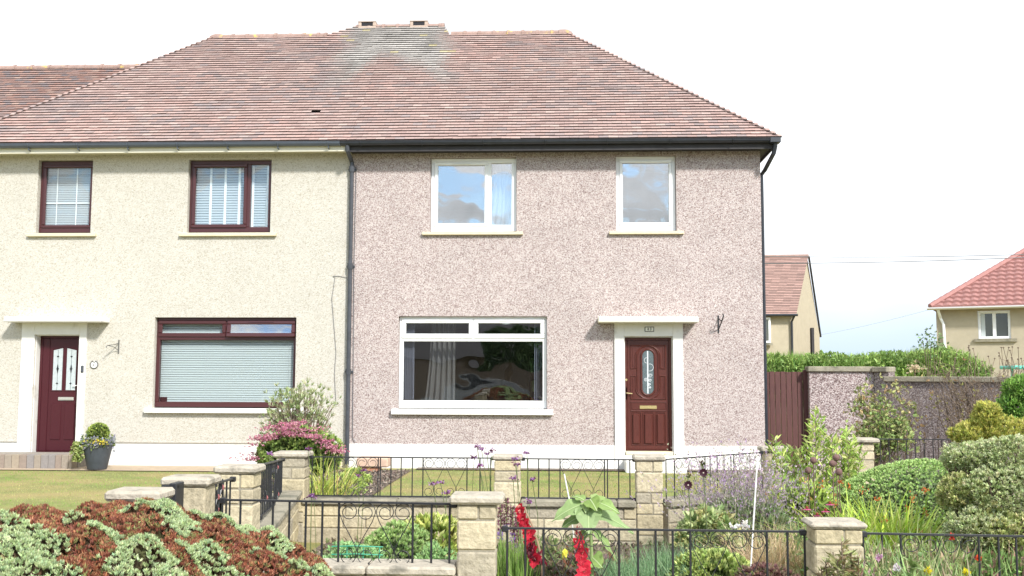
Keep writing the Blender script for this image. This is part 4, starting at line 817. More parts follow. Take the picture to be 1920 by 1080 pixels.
# gable wall turned a little towards the camera
a0 = Vector((P(1488, 600, Y1).x, Y1, 0)); a1 = Vector((P(1537, 640, Y1+7).x, Y1+7, 0)); am = (a0+a1)/2; rz = P(1508, 481, am.y).z; dv = (a1-a0).normalized(); ndir = Vector((-dv.y, dv.x, 0))*-1; Lx = Vector((-1, .10, 0)).normalized()*9
ez2 = P(1537, 628, a1.y).z
b = MB(); b.add([(a0.x, a0.y, -.03), (a1.x, a1.y, -.03), (a1.x, a1.y, ez2), (am.x, am.y, rz-.1), (a0.x, a0.y, ez)], [(0, 1, 2, 3, 4)]); l0, l1, lm = a0+Lx, a1+Lx, am+Lx
b.quad((l0.x, l0.y, -.03), (a0.x, a0.y, -.03), (a0.x, a0.y, ez), (l0.x, l0.y, ez)); b.quad((l1.x, l1.y, -.03), (a1.x, a1.y, -.03), (a1.x, a1.y, ez2), (l1.x, l1.y, ez2)); b.build('wall', M['farcream'], t)
b = MB(); c0 = Vector((a0.x, a0.y-.3, ez-.05)); cm = Vector((am.x+.05, am.y, rz)); c1 = Vector((a1.x+.05, a1.y+.2, ez2-.1)); R1_ = 36
for i in range(R1_):
    u0, u1 = i/R1_, (i+1)/R1_; p0 = c0.lerp(cm, u0)+Vector((.06, 0, .03)); p1 = c0.lerp(cm, u1)+Vector((.06, 0, 0)); nseg = 26
    for k in range(nseg):
        off0, off1 = Lx*(k/nseg), Lx*((k+1)/nseg); b.quad(p0+off0, p0+off1, p1+off1, p1+off0, tuple(np.array((.36, .225, .19))*random.uniform(.75, 1.2)))
    b.quad(p0, p0+Lx, p0+Lx-Vector((0, 0, .035)), p0-Vector((0, 0, .035)), (.10, .07, .06))
b.quad(cm, cm+Lx, c1+Lx, c1, (.30, .2, .17)); rf = b.build('roof', M['fartile'], t)
b = MB(); b.tube([cm+Vector((.07, 0, .03)), cm+Lx+Vector((0, 0, .03))], .09, 6); b.build('ridge', M['ridge'], rf)
b = MB(); b.tube([cm+Vector((.08, 0, 0)), c1+Vector((.05, 0, .02))], .05, 5); b.build('verge', M['fascia'], rf)
b = MB(); g0 = c0+Vector((.1, -.06, -.03)); b.tube([g0, g0+Lx], .06, 6); b.tube([g0+Vector((-.12, .05, 0)), Vector((a0.x-.1, a0.y-.08, ez-.35)), Vector((a0.x-.1, a0.y-.08, 0))], .05, 6); b.build('gutter', M['black'], t)
q = P(1525, 640, Y1+4.5); b = MB(); u = 4.5/7; qq = a0.lerp(a1, .62); b.box(qq.x-.02, qq.x+.1, qq.y-.25, qq.y+.25, 0, P(1524, 615, qq.y).z); b.build('chimney_pipe', M['fascia'], t)
b = MB(); q0 = P(1424, 600, Y1-.05); x0, x1, z0, z1 = px_rect(1418, 1445, 595, 643, Y1-.06); xw = x1; fr(b, x1-1.4, x1, z0, z1, Y1-.08+.0, Y1+.1, .09); wf = b.build('window', M['upvc'], t); b = MB(); b.box(x1-1.31, x1-.09, Y1-.02, Y1+.0, z0+.09, z1-.09); b.build('pane', M['carglass'], wf); b = MB(); b.box(x1-1.5, x1+.06, Y1-.16, Y1, z0-.1, z0-.005); b.build('sill', M['cope2'], wf)
# hipped one at the right
Y2_ = 40.0; t = fhouse((17, Y2_, 0), 'cream house with red pantiled hipped roof at the right edge')
TH = R_(25); ct, st2 = math.cos(TH), math.sin(TH); C0 = P(1756, 620, Y2_)
def LU(px, py, w=0):          # pixel -> (along the front, height) on the plane w metres behind the front
    m = P(px, py, 1).x; ox, oy = C0.x+w*st2, C0.y+w*ct; u = (m*oy-ox)/(ct+m*st2); return u, P(px, py, oy-u*st2).z
def RT(b): b.V = [(C0.x+v[0]*ct+v[1]*st2, C0.y-v[0]*st2+v[1]*ct, v[2]) for v in b.V]; return b
ezz = LU(1840, 577)[1]; hx1 = 12; b = MB(); wa, wb_ = LU(1834, 609)[0], LU(1895, 609)[0]; wd_, we = LU(1864, 635)[1], LU(1864, 583)[1]
for (a, c, d, e) in ((0, wa, -.03, ezz), (wb_, hx1, -.03, ezz), (wa, wb_, -.03, wd_), (wa, wb_, we, ezz)): b.quad((a, 0, d), (c, 0, d), (c, 0, e), (a, 0, e))
b.quad((0, 0, -.03), (0, 8, -.03), (0, 8, ezz), (0, 0, ezz)); RT(b).build('wall', M['farcream'], t)
b = MB(); a, c, d, e = wa, wb_, wd_, we; fr(b, a, c, d, e, .05, .14, .09); b.box((a+c)/2-.06, (a+c)/2+.06, .052, .14, d+.09, e-.09); wf = RT(b).build('window', M['upvc'], t)
b = MB(); b.box(a+.08, c-.08, .11, .12, d+.08, e-.08); RT(b).build('pane', M['carglass'], wf); b = MB(); b.box(a-.15, c+.2, -.1, .1, d-.12, d-.003); RT(b).build('sill', M['cope2'], wf)
b = MB(); b.box(a+.1, a+.24, .09, .10, d+.1, e-.1); RT(b).build('curtain', M['blind'], wf)
x0e = LU(1744, 580, -.4)[0]; tu, tz = LU(1922, 474, 4.2); Hh = tz-ezz; runx = tu-x0e; b = MB(); rows_ = 13
def pant(u): return .05*abs(math.sin(u*math.pi/.30))
for i in range(rows_):
    v0, v1 = i/rows_, (i+1)/rows_; xl0, xl1 = x0e+runx*v0, x0e+runx*v1; z0, z1 = ezz+Hh*v0+.08, ezz+Hh*v1; y0, y1 = -.45+4.65*v0, -.45+4.65*v1; x = xl0; st_ = .075
    while x < hx1:
        xe = x+st_; xm_ = max(x, xl1)
        b.quad((x, y0, z0+pant(x)), (xe, y0, z0+pant(xe)), (max(xe, xl1), y1, z1+pant(max(xe, xl1))), (xm_, y1, z1+pant(xm_))); b.quad((x, y0, z0+pant(x)), (xe, y0, z0+pant(xe)), (xe, y0+.02, z0-.09), (x, y0+.02, z0-.09)); x = xe
b.add([(x0e, -.45, ezz), (x0e, 8.8, ezz), (tu, 4.2, ezz+Hh)], [(0, 1, 2)]); rf = RT(b).build('roof', M['pantile'], t)
b = MB(); h0, h1 = Vector((x0e, -.45, ezz+.08)), Vector((tu, 4.2, ezz+Hh+.1))
for i in range(16): b.tube([h0.lerp(h1, i/16), h0.lerp(h1, (i+1.06)/16)], .10, 6, r1=.12)
RT(b).build('hip_ridge', M['pantile'], rf)
b = MB(); b.tube([(x0e-.1, -.5, ezz-.02), (hx1, -.5, ezz-.02)], .06, 6); RT(b).build('gutter', M['silver'], t)
b = MB(); xx = LU(1769, 600)[0]; b.tube([(xx-.15, -.45, ezz-.05), (xx-.1, -.1, ezz-.35), (xx, -.08, ezz-.6), (xx+.1, -.08, 0)], .055, 8); RT(b).build('downpipe', M['upvc'], t)
q = P(1909, 688, 24); t = empty('garden_table', (q.x, 24, 0), 'turquoise plastic table top above the wall at the right edge', 'table'); b = MB(); b.box(q.x-.18, q.x+.5, 23.8, 24.6, q.z-.05, q.z+.03, .02); b.build('table_top', M['teal'], t)
for k in (0, 1): b = MB(); b.tube([(q.x-.1+k*.55, 24.1, 0), (q.x-.1+k*.55, 24.1, q.z-.05)], .03, 6); b.build('leg', M['teal'], t)
# overhead wires
def wire(p, q, sag, label, r=.012):
    b = MB(); b.tube([p.lerp(q, i/16)-Vector((0, 0, sag*math.sin(math.pi*i/16))) for i in range(17)], r, 4); tagit(b.build('overhead_wire', M['wire']), label, 'wire', 'overhead wires')
wire(P(1300, 478, 36), P(2050, 473, 36), .12, 'upper thin overhead wire crossing the sky between the two far houses', .012); wire(P(1300, 494, 35), P(2050, 477, 35), .10, 'lower thin overhead wire crossing the sky between the two far houses', .013)
wire(P(1537, 628, 50), P(1745, 580, 40), .06, 'faint wire slanting from the gabled house up to the pantiled eaves', .004)
# ================================================================ SMALL THINGS
for k, (x, y, l) in enumerate(((1525, 863, 'upper left rusty ball on a rod above the orange buds'), (1568, 858, 'topmost rusty ball on a rod, right of the leafy stems'), (1561, 869, 'rusty ball tucked just under the topmost ball'), (1515.5, 882, 'lower left rusty ball on a rod above the pink coneflowers'), (1573, 885, 'lower right rusty ball on a rod before the green dome shrub'))):
    q = P(x, y, 8.2); t = empty('garden_ball', (q.x, 8.2, 0), l, 'garden ornament', 'rusty balls on rods'); b = MB(); b.sphere(q, .028, 16); b.build('ball', M['rust'], t, smooth=True); b = MB(); b.tube([(q.x+.01, 8.2, 0), (q.x, 8.2, q.z-.02)], .004, 5); b.build('rod', M['rust'], t)
p0, p1 = P(1420, 862, 6.9), P(1406, 1090, 6.6); b = MB(); b.tube([p1, p0], .005, 8); tagit(b.build('garden_cane', M['stake']), 'white cane leaning in the purple flowers', 'cane')
p0, p1 = P(1058, 889, 8.0), P(1069, 945, 7.9); b = MB(); b.tube([(p1.x+.06, 7.9, 0), p1, p0], .0055, 8); tagit(b.build('garden_cane', M['stake']), 'short white cane rising behind the sunflower leaves', 'cane')
# trough by the downpipe
q = P(697, 868, 16.6); t = empty('clay_trough', (q.x, 16.6, 0), 'tan clay trough at the foot of the pink wall near the downpipe', 'planter'); x0, x1 = P(669, 870, 16.5).x, P(728, 870, 16.5).x; z1 = P(697, 858, 16.5).z; z0 = P(697, 876, 16.5).z
b = MB(); b.box(x0, x1, 16.45, 16.8, z0, z1, .02); b.build('trough', M['tanpot'], t); b = MB(); b.box(x0+.03, x1-.15, 16.5, 16.75, -.03, z0-.002, .01); b.build('plinth', M['terracotta'], t)
# border wire
t = empty('border_wire', (P(660, 1030, 6.5).x, 6.5, 0), 'low green looped border wire in front of the light green cushion plant', 'border edging'); b = MB(); x0, x1 = P(622, 1030, 6.5).x, P(718, 1030, 6.5).x; zt_ = P(660, 1025, 6.5).z
for k in range(2): b.tube([(x0, 6.5, zt_-.05*k), ((x0+x1)/2, 6.47, zt_+.01-.05*k), (x1, 6.5, zt_-.05*k)], .004, 5)
b.build('top_wire', M['greenwire'], t); b = MB()
for u in np.linspace(x0+.1, x1-.02, 3): b.tube([(u, 6.49, zt_), (u, 6.49, 0)], .0035, 5)
b.build('leg', M['greenwire'], t)
# ================================================================ ACROSS THE STREET (seen in the window glass)
t = empty('bungalow', (-9, -17, 0), 'dark roofed bungalow across the street, reflected in the living room glass', 'house'); b = MB(); b.box(-22, 6, -25, -17, -.03, 2.6, 0); b.build('wall', M['brownwall'], t); b = MB(); b.prism([(0, 0)], 0, 0) if 0 else None
b.add([(-22.5, -16.5, 2.55), (6.5, -16.5, 2.55), (6.5, -21, 5.0), (-22.5, -21, 5.0), (-22.5, -25.5, 2.55), (6.5, -25.5, 2.55)], [(0, 1, 2, 3), (3, 2, 5, 4), (0, 3, 4), (1, 5, 2)]); b.build('roof', M['darkroof'], t)
for x in (-12, 1.5): b = MB(); fr(b, x, x+1.6, 1.0, 2.2, -17.05, -16.95, .08); wf = b.build('window', M['upvc'], t); b = MB(); b.box(x+.08, x+1.52, -17.02, -16.98, 1.08, 2.12); b.build('pane', M['carglass'], wf)
t = empty('parked_car', (-3.6, -9.6, 0), 'silver hatchback parked across the street, reflected in the living room glass', 'car'); cx = -3.9; b = MB()
prof = [(-2.0, .35), (-2.02, .75), (-1.6, .93), (-.95, 1.0), (-.35, 1.42), (.9, 1.47), (1.6, 1.1), (1.95, .95), (2.0, .35)]
b.prism([(cx+x, z) for x, z in prof], -10.4, -8.8); b.build('body', M['carpaint'], t); b = MB(); b.prism([(cx+x, z) for x, z in [(-.75, 1.02), (-.28, 1.37), (.85, 1.41), (1.35, 1.08)]], -8.79, -8.77); b.build('side_glass', M['carglass'], t)
for x in (-1.25, 1.3):
    b = MB(); a_ = [(cx+x+.31*math.cos(a), .31+.31*math.sin(a)) for a in np.linspace(0, 2*math.pi, 19)[:-1]]; b.prism(a_, -8.76, -8.98); wh = b.build('wheel', M['tyre'], t); b = MB(); b.prism([(cx+x+(p[0]-cx-x)*.6, .31+(p[1]-.31)*.6) for p in a_], -8.74, -8.76); b.build('rim', M['silver'], wh)
# ================================================================ PLANTS
GREENS = dict(sage=[(.34, .44, .22), (.42, .51, .28), (.27, .36, .17)], lime=[(.30, .38, .08), (.22, .30, .06), (.38, .44, .14)], mid=[(.15, .22, .07), (.20, .285, .09), (.26, .34, .12)],
              dark=[(.045, .09, .035), (.07, .12, .045), (.09, .15, .06)], brown=[(.26, .095, .055), (.33, .13, .07), (.19, .07, .045), (.38, .20, .11)], varieg=[(.34, .38, .22), (.22, .28, .12), (.44, .44, .28), (.16, .22, .09)],
              gold=[(.40, .36, .06), (.30, .31, .06), (.22, .27, .06)], straw=[(.62, .49, .30), (.52, .40, .24), (.70, .58, .38)], olive=[(.16, .18, .08), (.22, .24, .12), (.27, .27, .15)])
def G(name): return GREENS[name]
def plant(name, x, y, label, cat='plant', group=None, z=-.01): return empty(name, (x, y, z), label, cat, group)
def stems(b, base, tips, r=.006, bend=.1, col=None, n=4):
    for t in tips:
        base = Vector(base); t = Vector(t); m = base.lerp(t, .5)+Vector((random.uniform(-bend, bend), random.uniform(-bend, bend), bend*.5)); b.tube([base, base.lerp(m, .6), m, m.lerp(t, .6), t], r, n, col, r1=r*.4)
def dome(t, c, rad, lumpk, amp, npts, k, Ln, Wd, palname, seed=1, spread=.7, zmin=-.2, depth=.16, mixes=None, core=True, cw=.35, cj=.2, power=1.0, name='foliage', matn='leaf'):
    c = np.array(c, float); rad = np.array(rad, float); d = dirs(npts, zmin); rr = lumps(d, lumpk, amp, cw, seed)[:, None]
    dd = np.sign(d)*abs(d)**power; dd = dd/np.maximum(np.linalg.norm(dd, axis=1, keepdims=True), 1e-6) if power == 1 else dd
    sh = 1-depth*rng.random((len(d), 1))**1.6; p = c+dd*rad*rr*sh; p[:, 2] = np.maximum(p[:, 2], .0)
    nn = nrm(d/rad+[0, 0, .5]); lb = LB(); cols = pal(len(p), G(palname))
    if mixes is not None: cols = mixes(p, cols)
    leaves(lb, p, nn, k, Ln, Wd, cols, spread, cj)
    if core:
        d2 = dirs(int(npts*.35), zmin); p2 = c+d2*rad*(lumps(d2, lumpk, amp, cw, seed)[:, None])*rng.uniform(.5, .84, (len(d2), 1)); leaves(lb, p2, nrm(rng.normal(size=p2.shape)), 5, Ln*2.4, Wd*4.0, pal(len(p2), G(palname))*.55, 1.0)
    return lb.build(name, M[matn], t), p
def noise2(p, s, seed=3):
    r = np.random.default_rng(seed); f = 0
    for i in range(5): k = r.normal(size=3)*s*(1+.5*i); f = f+np.sin(p@k+r.uniform(0, 6.28))/(1+.4*i)
    return f
# ---- 1 foreground mound, green shoots with russet die-back
x0 = -2.08; t = plant('shrub', x0, 4.75, 'broad mounded shrub in the foreground, pale green shoots patched with russet brown', 'shrub')
def mound(n):
    u = rng.uniform(-1, 1, n*2); v = rng.uniform(-1, 1, n*2); r = (abs(u)**2.6+abs(v)**2.6); ok = r < 1; u, v, r = u[ok][:n], v[ok][:n], r[ok][:n]
    x = x0+u*1.32; y = 4.10+v*1.28; z = .915*(1-r)**.36
    px = (x-0)/y*F+1050
    z = z+.016*np.sin(x*9+y*4)+.016*np.sin(x*17-y*13)+.014*np.sin(y*21+2+x*6)+.012*np.sin(x*37+y*29)+.05*np.exp(-((x+1.95)/.5)**2)-.03*np.clip(-(x+2.3), 0, 1)
    return np.c_[x, y, z], np.c_[u*.7, v*.7, np.ones(len(u))]
p, nn = mound(27000); nn = nrm(nn)
cx_m = np.array([tuple(rt), tuple(up), tuple(fw)]) @ (p-[0, 0, 1.55]).T; PX = 960+F*cx_m[0]/cx_m[2]; PY = 540-F*cx_m[1]/cx_m[2]
def gpt(px, py): dd = (PX-px)**2+(PY-py)**2; near = np.where(dd < max(225, dd.min()*1.5))[0]; k = near[np.argmin(p[near, 1])]; return p[k, 0], p[k, 1]     # the spot on the mound
blobs = [(15, 1025, .16, .25), (60, 1072, .25, .10), (120, 1068, .12, .07), (10, 990, .05, .1), (255, 1020, .13, .14), (300, 1045, .15, .12), (330, 1075, .20, .10), (420, 1068, .22, .10), (250, 948, .10, .08), (330, 950, .20, .09), (400, 962, .12, .10), (210, 997, .06, .05), (495, 985, .09, .12), (530, 1010, .05, .1), (612, 1068, .13, .14), (342, 990, .06, .16), (137, 966, .05, .05), (180, 1040, .04, .03), (470, 1030, .03, .03), (560, 1050, .04, .04), (75, 985, .03, .04)]
f = np.full(len(p), -9.)
for (bx_, by_, ra, rb) in blobs:
    gx_, gy_ = gpt(bx_, by_); f = np.maximum(f, 1-np.sqrt(((p[:, 0]-gx_)/ra/1.12)**2+((p[:, 1]-gy_)/rb/1.12)**2))
f = f+.30*noise2(p*[1, 1, .2], 9, 8)+.12*noise2(p*[1, 1, .2], 26, 9); br = f < .26
lb = LB(); g = p[~br]; leaves(lb, g+nrm(nn[~br])*.014, nn[~br], 15, .018, .0065, pal(len(g), [(.40, .48, .25), (.48, .55, .32), (.32, .40, .19), (.36, .46, .26)]), .85, .2)
lb.build('green_foliage', M['leaf'], t)
lb = LB(); g = p[br]; leaves(lb, g, nn[br], 13, .020, .0058, pal(len(g), G('brown')+[(.26, .26, .10), (.24, .09, .06)]), .95, .28)
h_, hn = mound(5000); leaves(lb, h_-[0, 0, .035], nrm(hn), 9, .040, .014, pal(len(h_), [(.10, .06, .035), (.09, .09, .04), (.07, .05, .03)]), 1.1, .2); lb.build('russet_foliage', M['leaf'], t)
b = MB(); tips = [tuple(q) for q in mound(60)[0]]; stems(b, (x0, 4.7, 0), tips, .012, .12); b.build('branches', M['bark'], t)
# ---- shrub against the cream wall
def ppos(px, py, Y): return P(px, py, Y)
q = ppos(562, 780, 15.2); t = plant('shrub', q.x, 15.2, 'airy grey green shrub standing in front of the cream house window', 'shrub')
tips = []; lb = LB(); c = np.array([q.x, 15.2, .78]); d = dirs(560, -.35); rr = lumps(d, 11, .24, .25, 5)[:, None]*rng.uniform(.3, 1, (len(d), 1))**.5; p = c+d*[.62, .5, .74]*rr
leaves(lb, p, nrm(d+[0, 0, .8]), 8, .075, .013, pal(len(p), [(.30, .36, .17), (.38, .43, .24), (.24, .30, .12), (.46, .46, .30)]), .8, .22); lb.build('foliage', M['leaf'], t)
b = MB(); stems(b, (q.x, 15.2, 0), [tuple(v) for v in p[:150]], .012, .07); b.build('branches', M['bark'], t)
# ---- pink sedum heads
q = ppos(560, 830, 13.6); t = plant('flowering_shrub', q.x, 13.6, 'flat headed pink flowering bush below the grey green shrub', 'flowering shrub')
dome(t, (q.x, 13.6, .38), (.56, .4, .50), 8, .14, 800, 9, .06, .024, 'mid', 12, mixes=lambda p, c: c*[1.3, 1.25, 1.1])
lb = LB(); n = 62
for i in range(n):
    a = rng.uniform(-1, 1); yy = rng.uniform(-.35, .1); cx, cy_, cz = q.x+a*.62-.02, 13.45+yy, .52+.46*(1-abs(a)**2.2)*rng.uniform(.55, 1)-.02
    if a < -.75: cz = rng.uniform(.42, .6)
    m = 26; r = rng.uniform(.035, .075); o = rng.normal(size=(m, 3))*[r, r, .014]+[cx, cy_, cz]; leaves(lb, o, np.tile([0, 0, 1.], (m, 1)), 4, .020, .018, pal(m, [(.44, .16, .24), (.52, .24, .31), (.36, .12, .18), (.60, .36, .38)]), 1.2, .2)
lb.build('flower_heads', M['petal'], t)
# ---- tall grassy clump right of it
q = ppos(603, 915, 11.2); t = plant('grassy_clump', q.x, 11.2, 'lime green arching strap leaves behind the pier by the pink flowers')
lb = LB(); n = 260; B = np.c_[q.x+rng.normal(size=n)*.10, 11.2+rng.normal(size=n)*.12, np.zeros(n)]; D = np.c_[rng.normal(size=n)*.40, rng.normal(size=n)*.3, np.ones(n)]
blades(lb, B, D, .88, .018, .36, pal(n, [(.36, .45, .08), (.44, .50, .11), (.28, .38, .08), (.50, .44, .17)])); lb.build('leaves', M['leaf'], t)
for (px_, Y_, s_, nm, l) in ((650, 13.4, .22, 'mid', 'small leafy plant at the foot of the downpipe'), (668, 14.6, .16, 'mid', 'tiny green seedling near the clay trough')):
    q = ppos(px_, 900, Y_); t = plant('small_plant', q.x, Y_, l); dome(t, (q.x, Y_, .06), (s_, s_, s_*1.0), 4, .2, 110, 7, .07, .022, nm, 3, core=False, mixes=lambda p, c: c*[1.9, 1.7, 1.6])
# ---- edging plants by the boundary piers
q = ppos(375, 880, 13.5)
t = plant('edging_plant', q.x, 12.5, 'low tufted flowering edging plants behind the boundary pier caps'); lb = LB(); n = 420; X = rng.uniform(ppos(335, 880, 12.5).x, ppos(455, 880, 12.5).x, n); B = np.c_[X, 12.5+rng.normal(size=n)*.15, np.zeros(n)]
blades(lb, B, np.c_[rng.normal(size=n)*.5, rng.normal(size=n)*.5, np.ones(n)], .20+.10*0, .018, .1, pal(n, G('olive')+[(.5, .5, .25)])); leaves(lb, B+[0, 0, .15], np.tile([0, 0, 1.], (n, 1)), 3, .05, .02, pal(n, [(.5, .5, .28), (.2, .26, .1), (.4, .42, .22)]), 1.1); lb.build('leaves', M['leaf'], t)
# ---- dark pot with topiary ball and trailing flowers
q = P(182, 876, 16.5); t = empty('plant_pot', (q.x, 16.5, 0), 'tall dark grey tapered pot beside the paved doorstep', 'plant pot'); b = MB(); b.lathe((q.x, 16.5, 0), [(.14, 0), (.155, .02), (.235, .40), (.25, .45), (.23, .45), (.20, .41), (.0, .41)], 28); b.build('pot_body', M['pot'], t, smooth=True)
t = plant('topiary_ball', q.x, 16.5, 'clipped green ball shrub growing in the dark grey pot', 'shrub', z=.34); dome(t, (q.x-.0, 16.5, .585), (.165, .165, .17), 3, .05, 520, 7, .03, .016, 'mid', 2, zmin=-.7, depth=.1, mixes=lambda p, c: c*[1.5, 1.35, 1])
t = plant('trailing_flowers', q.x-.15, 16.4, 'pale lilac and yellow trailing flowers spilling over the dark grey pot', 'flowers', z=.3); lb = LB(); n = 330
a = rng.uniform(0, 6.28, n); p = np.c_[q.x+.24*np.cos(a), 16.5+.24*np.sin(a), .44+rng.normal(size=n)*.05]; leaves(lb, p, nrm(np.c_[np.cos(a), np.sin(a), .6*np.ones(n)]), 5, .04, .022, pal(n, [(.42, .42, .50), (.2, .26, .12), (.34, .36, .40), (.28, .33, .12)]), .9)
p = np.c_[q.x-.24+rng.normal(size=240)*.045, 16.33+rng.normal(size=240)*.04, rng.uniform(.14, .45, 240)]; leaves(lb, p, np.tile([-.5, -.5, .3], (240, 1)), 4, .045, .024, pal(240, [(.34, .40, .14), (.44, .46, .2), (.2, .28, .08)]), .9)
p = np.c_[q.x+.08+rng.normal(size=60)*.08, 16.28+rng.normal(size=60)*.02, .45+rng.normal(size=60)*.02]; leaves(lb, p, np.tile([0, -.6, .6], (60, 1)), 5, .028, .02, pal(60, [(.7, .6, .1)]), .9); lb.build('flowers', M['petal'], t)
# ---- lawn blades (uncountable)
def lawn(x0, x1, y0, y1, n, label, poly=None):
    x = rng.uniform(x0, x1, n); y = rng.uniform(y0, y1, n)
    if poly is not None: ok = poly(x, y); x, y = x[ok], y[ok]
    n = len(x); B = np.c_[x, y, np.full(n, -.035)]; f = noise2(np.c_[x*1.0, y*1.4, 0*x], 1.3, 5)+.5*noise2(np.c_[x, y, 0*x], 5, 6); k = (1/(1+np.exp(-2.2*(f-.15))))[:, None]
    edge = np.exp(-np.minimum(abs(y-y1), 9)/.35)[:, None]; k = k*(1-.8*edge)*.85
    c = np.array([.20, .38, .07])*(1-k)+np.array([.48, .40, .19])*k; lb = LB(); blades(lb, B, np.c_[rng.normal(size=n)*.5, rng.normal(size=n)*.5, np.ones(n)], .045, .012, .1, c, 1, .2); o = lb.build('lawn_grass', M['lawn'])
    tagit(o, label, 'lawn', None, 'stuff')
lawn(-12, -3.7, 6.5, 16.33, 90000, 'patchy green and straw coloured lawn in front of the cream house', lambda x, y: (x < -2.4-.06*(y-6)-1.2) & (x > (20-1050)/F*y-1.2))
lawn(-2.4, 6, 10.1, 16.9, 90000, 'short dry yellow green lawn in front of the pink house')
# ---- bed chips
lb = LB(); n = 9000; B = np.c_[rng.uniform(-4.4, -2.45, n), rng.uniform(10, 16.7, n), rng.uniform(0, .015, n)]; leaves(lb, B, nrm(rng.normal(size=(n, 3))*[1, 1, .3]), 1, .05, .022, pal(n, [(.26, .21, .17), (.16, .12, .10), (.36, .30, .25), (.10, .08, .07)])); tagit(lb.build('bark_chips', M['leaf']), 'brown bark chippings on the bed behind the left middle railing', 'bark chips', None, 'stuff')
lb = LB(); n = 16000; B = np.c_[rng.uniform(-2.2, 8, n), rng.uniform(5.9, 11.5, n), rng.uniform(0, .03, n)]; leaves(lb, B, nrm(rng.normal(size=(n, 3))+[0, 0, .6]), 2, .045, .02, pal(n, [(.20, .16, .11), (.12, .16, .06), (.16, .20, .08), (.3, .25, .17), (.09, .07, .05)])); tagit(lb.build('ground_cover', M['leaf']), 'low weeds and fallen leaves over the soil of the front garden', 'ground cover', None, 'stuff')
# ---- green cushions behind the left front railing
def cushion(px_, ytop, Y, rx, label, nm='sage', seed=1, n=900, Ln=.032, Wd=.010, ry=None, k=12, mixes=None, amp=.13, lk=9, cat='shrub', nmn='cushion_shrub'):
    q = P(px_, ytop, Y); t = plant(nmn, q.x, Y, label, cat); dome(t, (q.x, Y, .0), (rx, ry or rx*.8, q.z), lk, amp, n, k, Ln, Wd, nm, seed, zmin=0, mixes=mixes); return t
lm = lambda a: (lambda p, c: c*a)
cushion(742, 984, 7.6, .36, 'rounded pale green cushion shrub seen through the scroll hearts', 'sage', 31, 1500, mixes=lm([1.05, 1.12, .85]))
cushion(665, 1018, 7.0, .30, 'low spreading blue green cushion plant behind the green border wire', 'sage', 32, 900, mixes=lm([.9, 1.1, 1.0]))
cushion(812, 1030, 6.7, .24, 'low grey green cushion plant left of the tall front pier', 'sage', 33, 900, mixes=lm([.95, 1.12, .95]))
q = P(808, 990, 7.9); t = plant('leafy_plant', q.x, 7.9, 'bright yellow green leafy plant beside the tall front pier'); lb = LB(); n = 210; d = dirs(n, 0); p = np.array([q.x, 7.9, .18])+d*[.30, .2, .24]; leaves(lb, p, nrm(d+[0, 0, .5]), 6, .085, .03, pal(n, [(.42, .46, .12), (.30, .36, .08), (.52, .54, .22), (.2, .27, .06)]), .8); lb.build('leaves', M['leaf'], t)
q = P(858, 1000, 8.0); t = plant('reddish_stems', q.x, 8.0, 'upright rusty green stems close to the left of the tall front pier'); lb = LB(); n = 120; B = np.c_[q.x+rng.normal(size=n)*.06, 8+rng.normal(size=n)*.06, np.zeros(n)]; blades(lb, B, np.c_[rng.normal(size=n)*.1, rng.normal(size=n)*.1, np.ones(n)], .45, .012, .05, pal(n, [(.25, .24, .07), (.3, .16, .07), (.2, .26, .08)])); lb.build('stems', M['leaf'], t)
# ---- liatris
t0 = P(956, 1000, 7.4); 
for i, (px_, yt, l) in enumerate(((938, 945, 'leftmost purple spike with a fluffy base beside the tall front pier'), (949, 934, 'tallest reddish purple flower spike beside the tall front pier'), (961, 950, 'reddish purple flower spike, third beside the tall front pier'), (971, 970, 'shorter purple flower spike at the right of its clump'))):
    q = P(px_, yt, 7.4); t = plant('flower_spike', q.x, 7.4, l, 'flower', 'purple flower spikes'); b = MB(); b.tube([(q.x+.02, 7.4, 0), (q.x, 7.4, q.z)], .004, 5, (.2, .25, .08)); b.build('stem', M['leaf'], t); lb = LB(); n = 150; zz = rng.uniform(q.z-.26, q.z, n); a = rng.uniform(0, 6.28, n); p = np.c_[q.x+.006*np.cos(a), 7.4+.006*np.sin(a), zz]
    top_ = (zz < q.z-.19)[:, None]; c = np.where(top_, pal(n, [(.36, .20, .52), (.30, .16, .42)]), pal(n, [(.26, .10, .14), (.20, .12, .10), (.32, .16, .22)])); leaves(lb, p, nrm(np.c_[np.cos(a), np.sin(a), .6*np.ones(n)]), 3, .022, .007, c, .5); lb.build('florets', M['petal'], t)
t = plant('grass_tuft', t0.x, 7.2, 'bright green narrow leaved tuft right of the tall front pier'); lb = LB(); n = 300; B = np.c_[t0.x+rng.normal(size=n)*.08, 7.2+rng.normal(size=n)*.1, np.zeros(n)]; blades(lb, B, np.c_[rng.normal(size=n)*.12, rng.normal(size=n)*.1, np.ones(n)], .46, .011, .08, pal(n, [(.20, .32, .07), (.26, .38, .1), (.15, .26, .05)])); lb.build('leaves', M['leaf'], t)
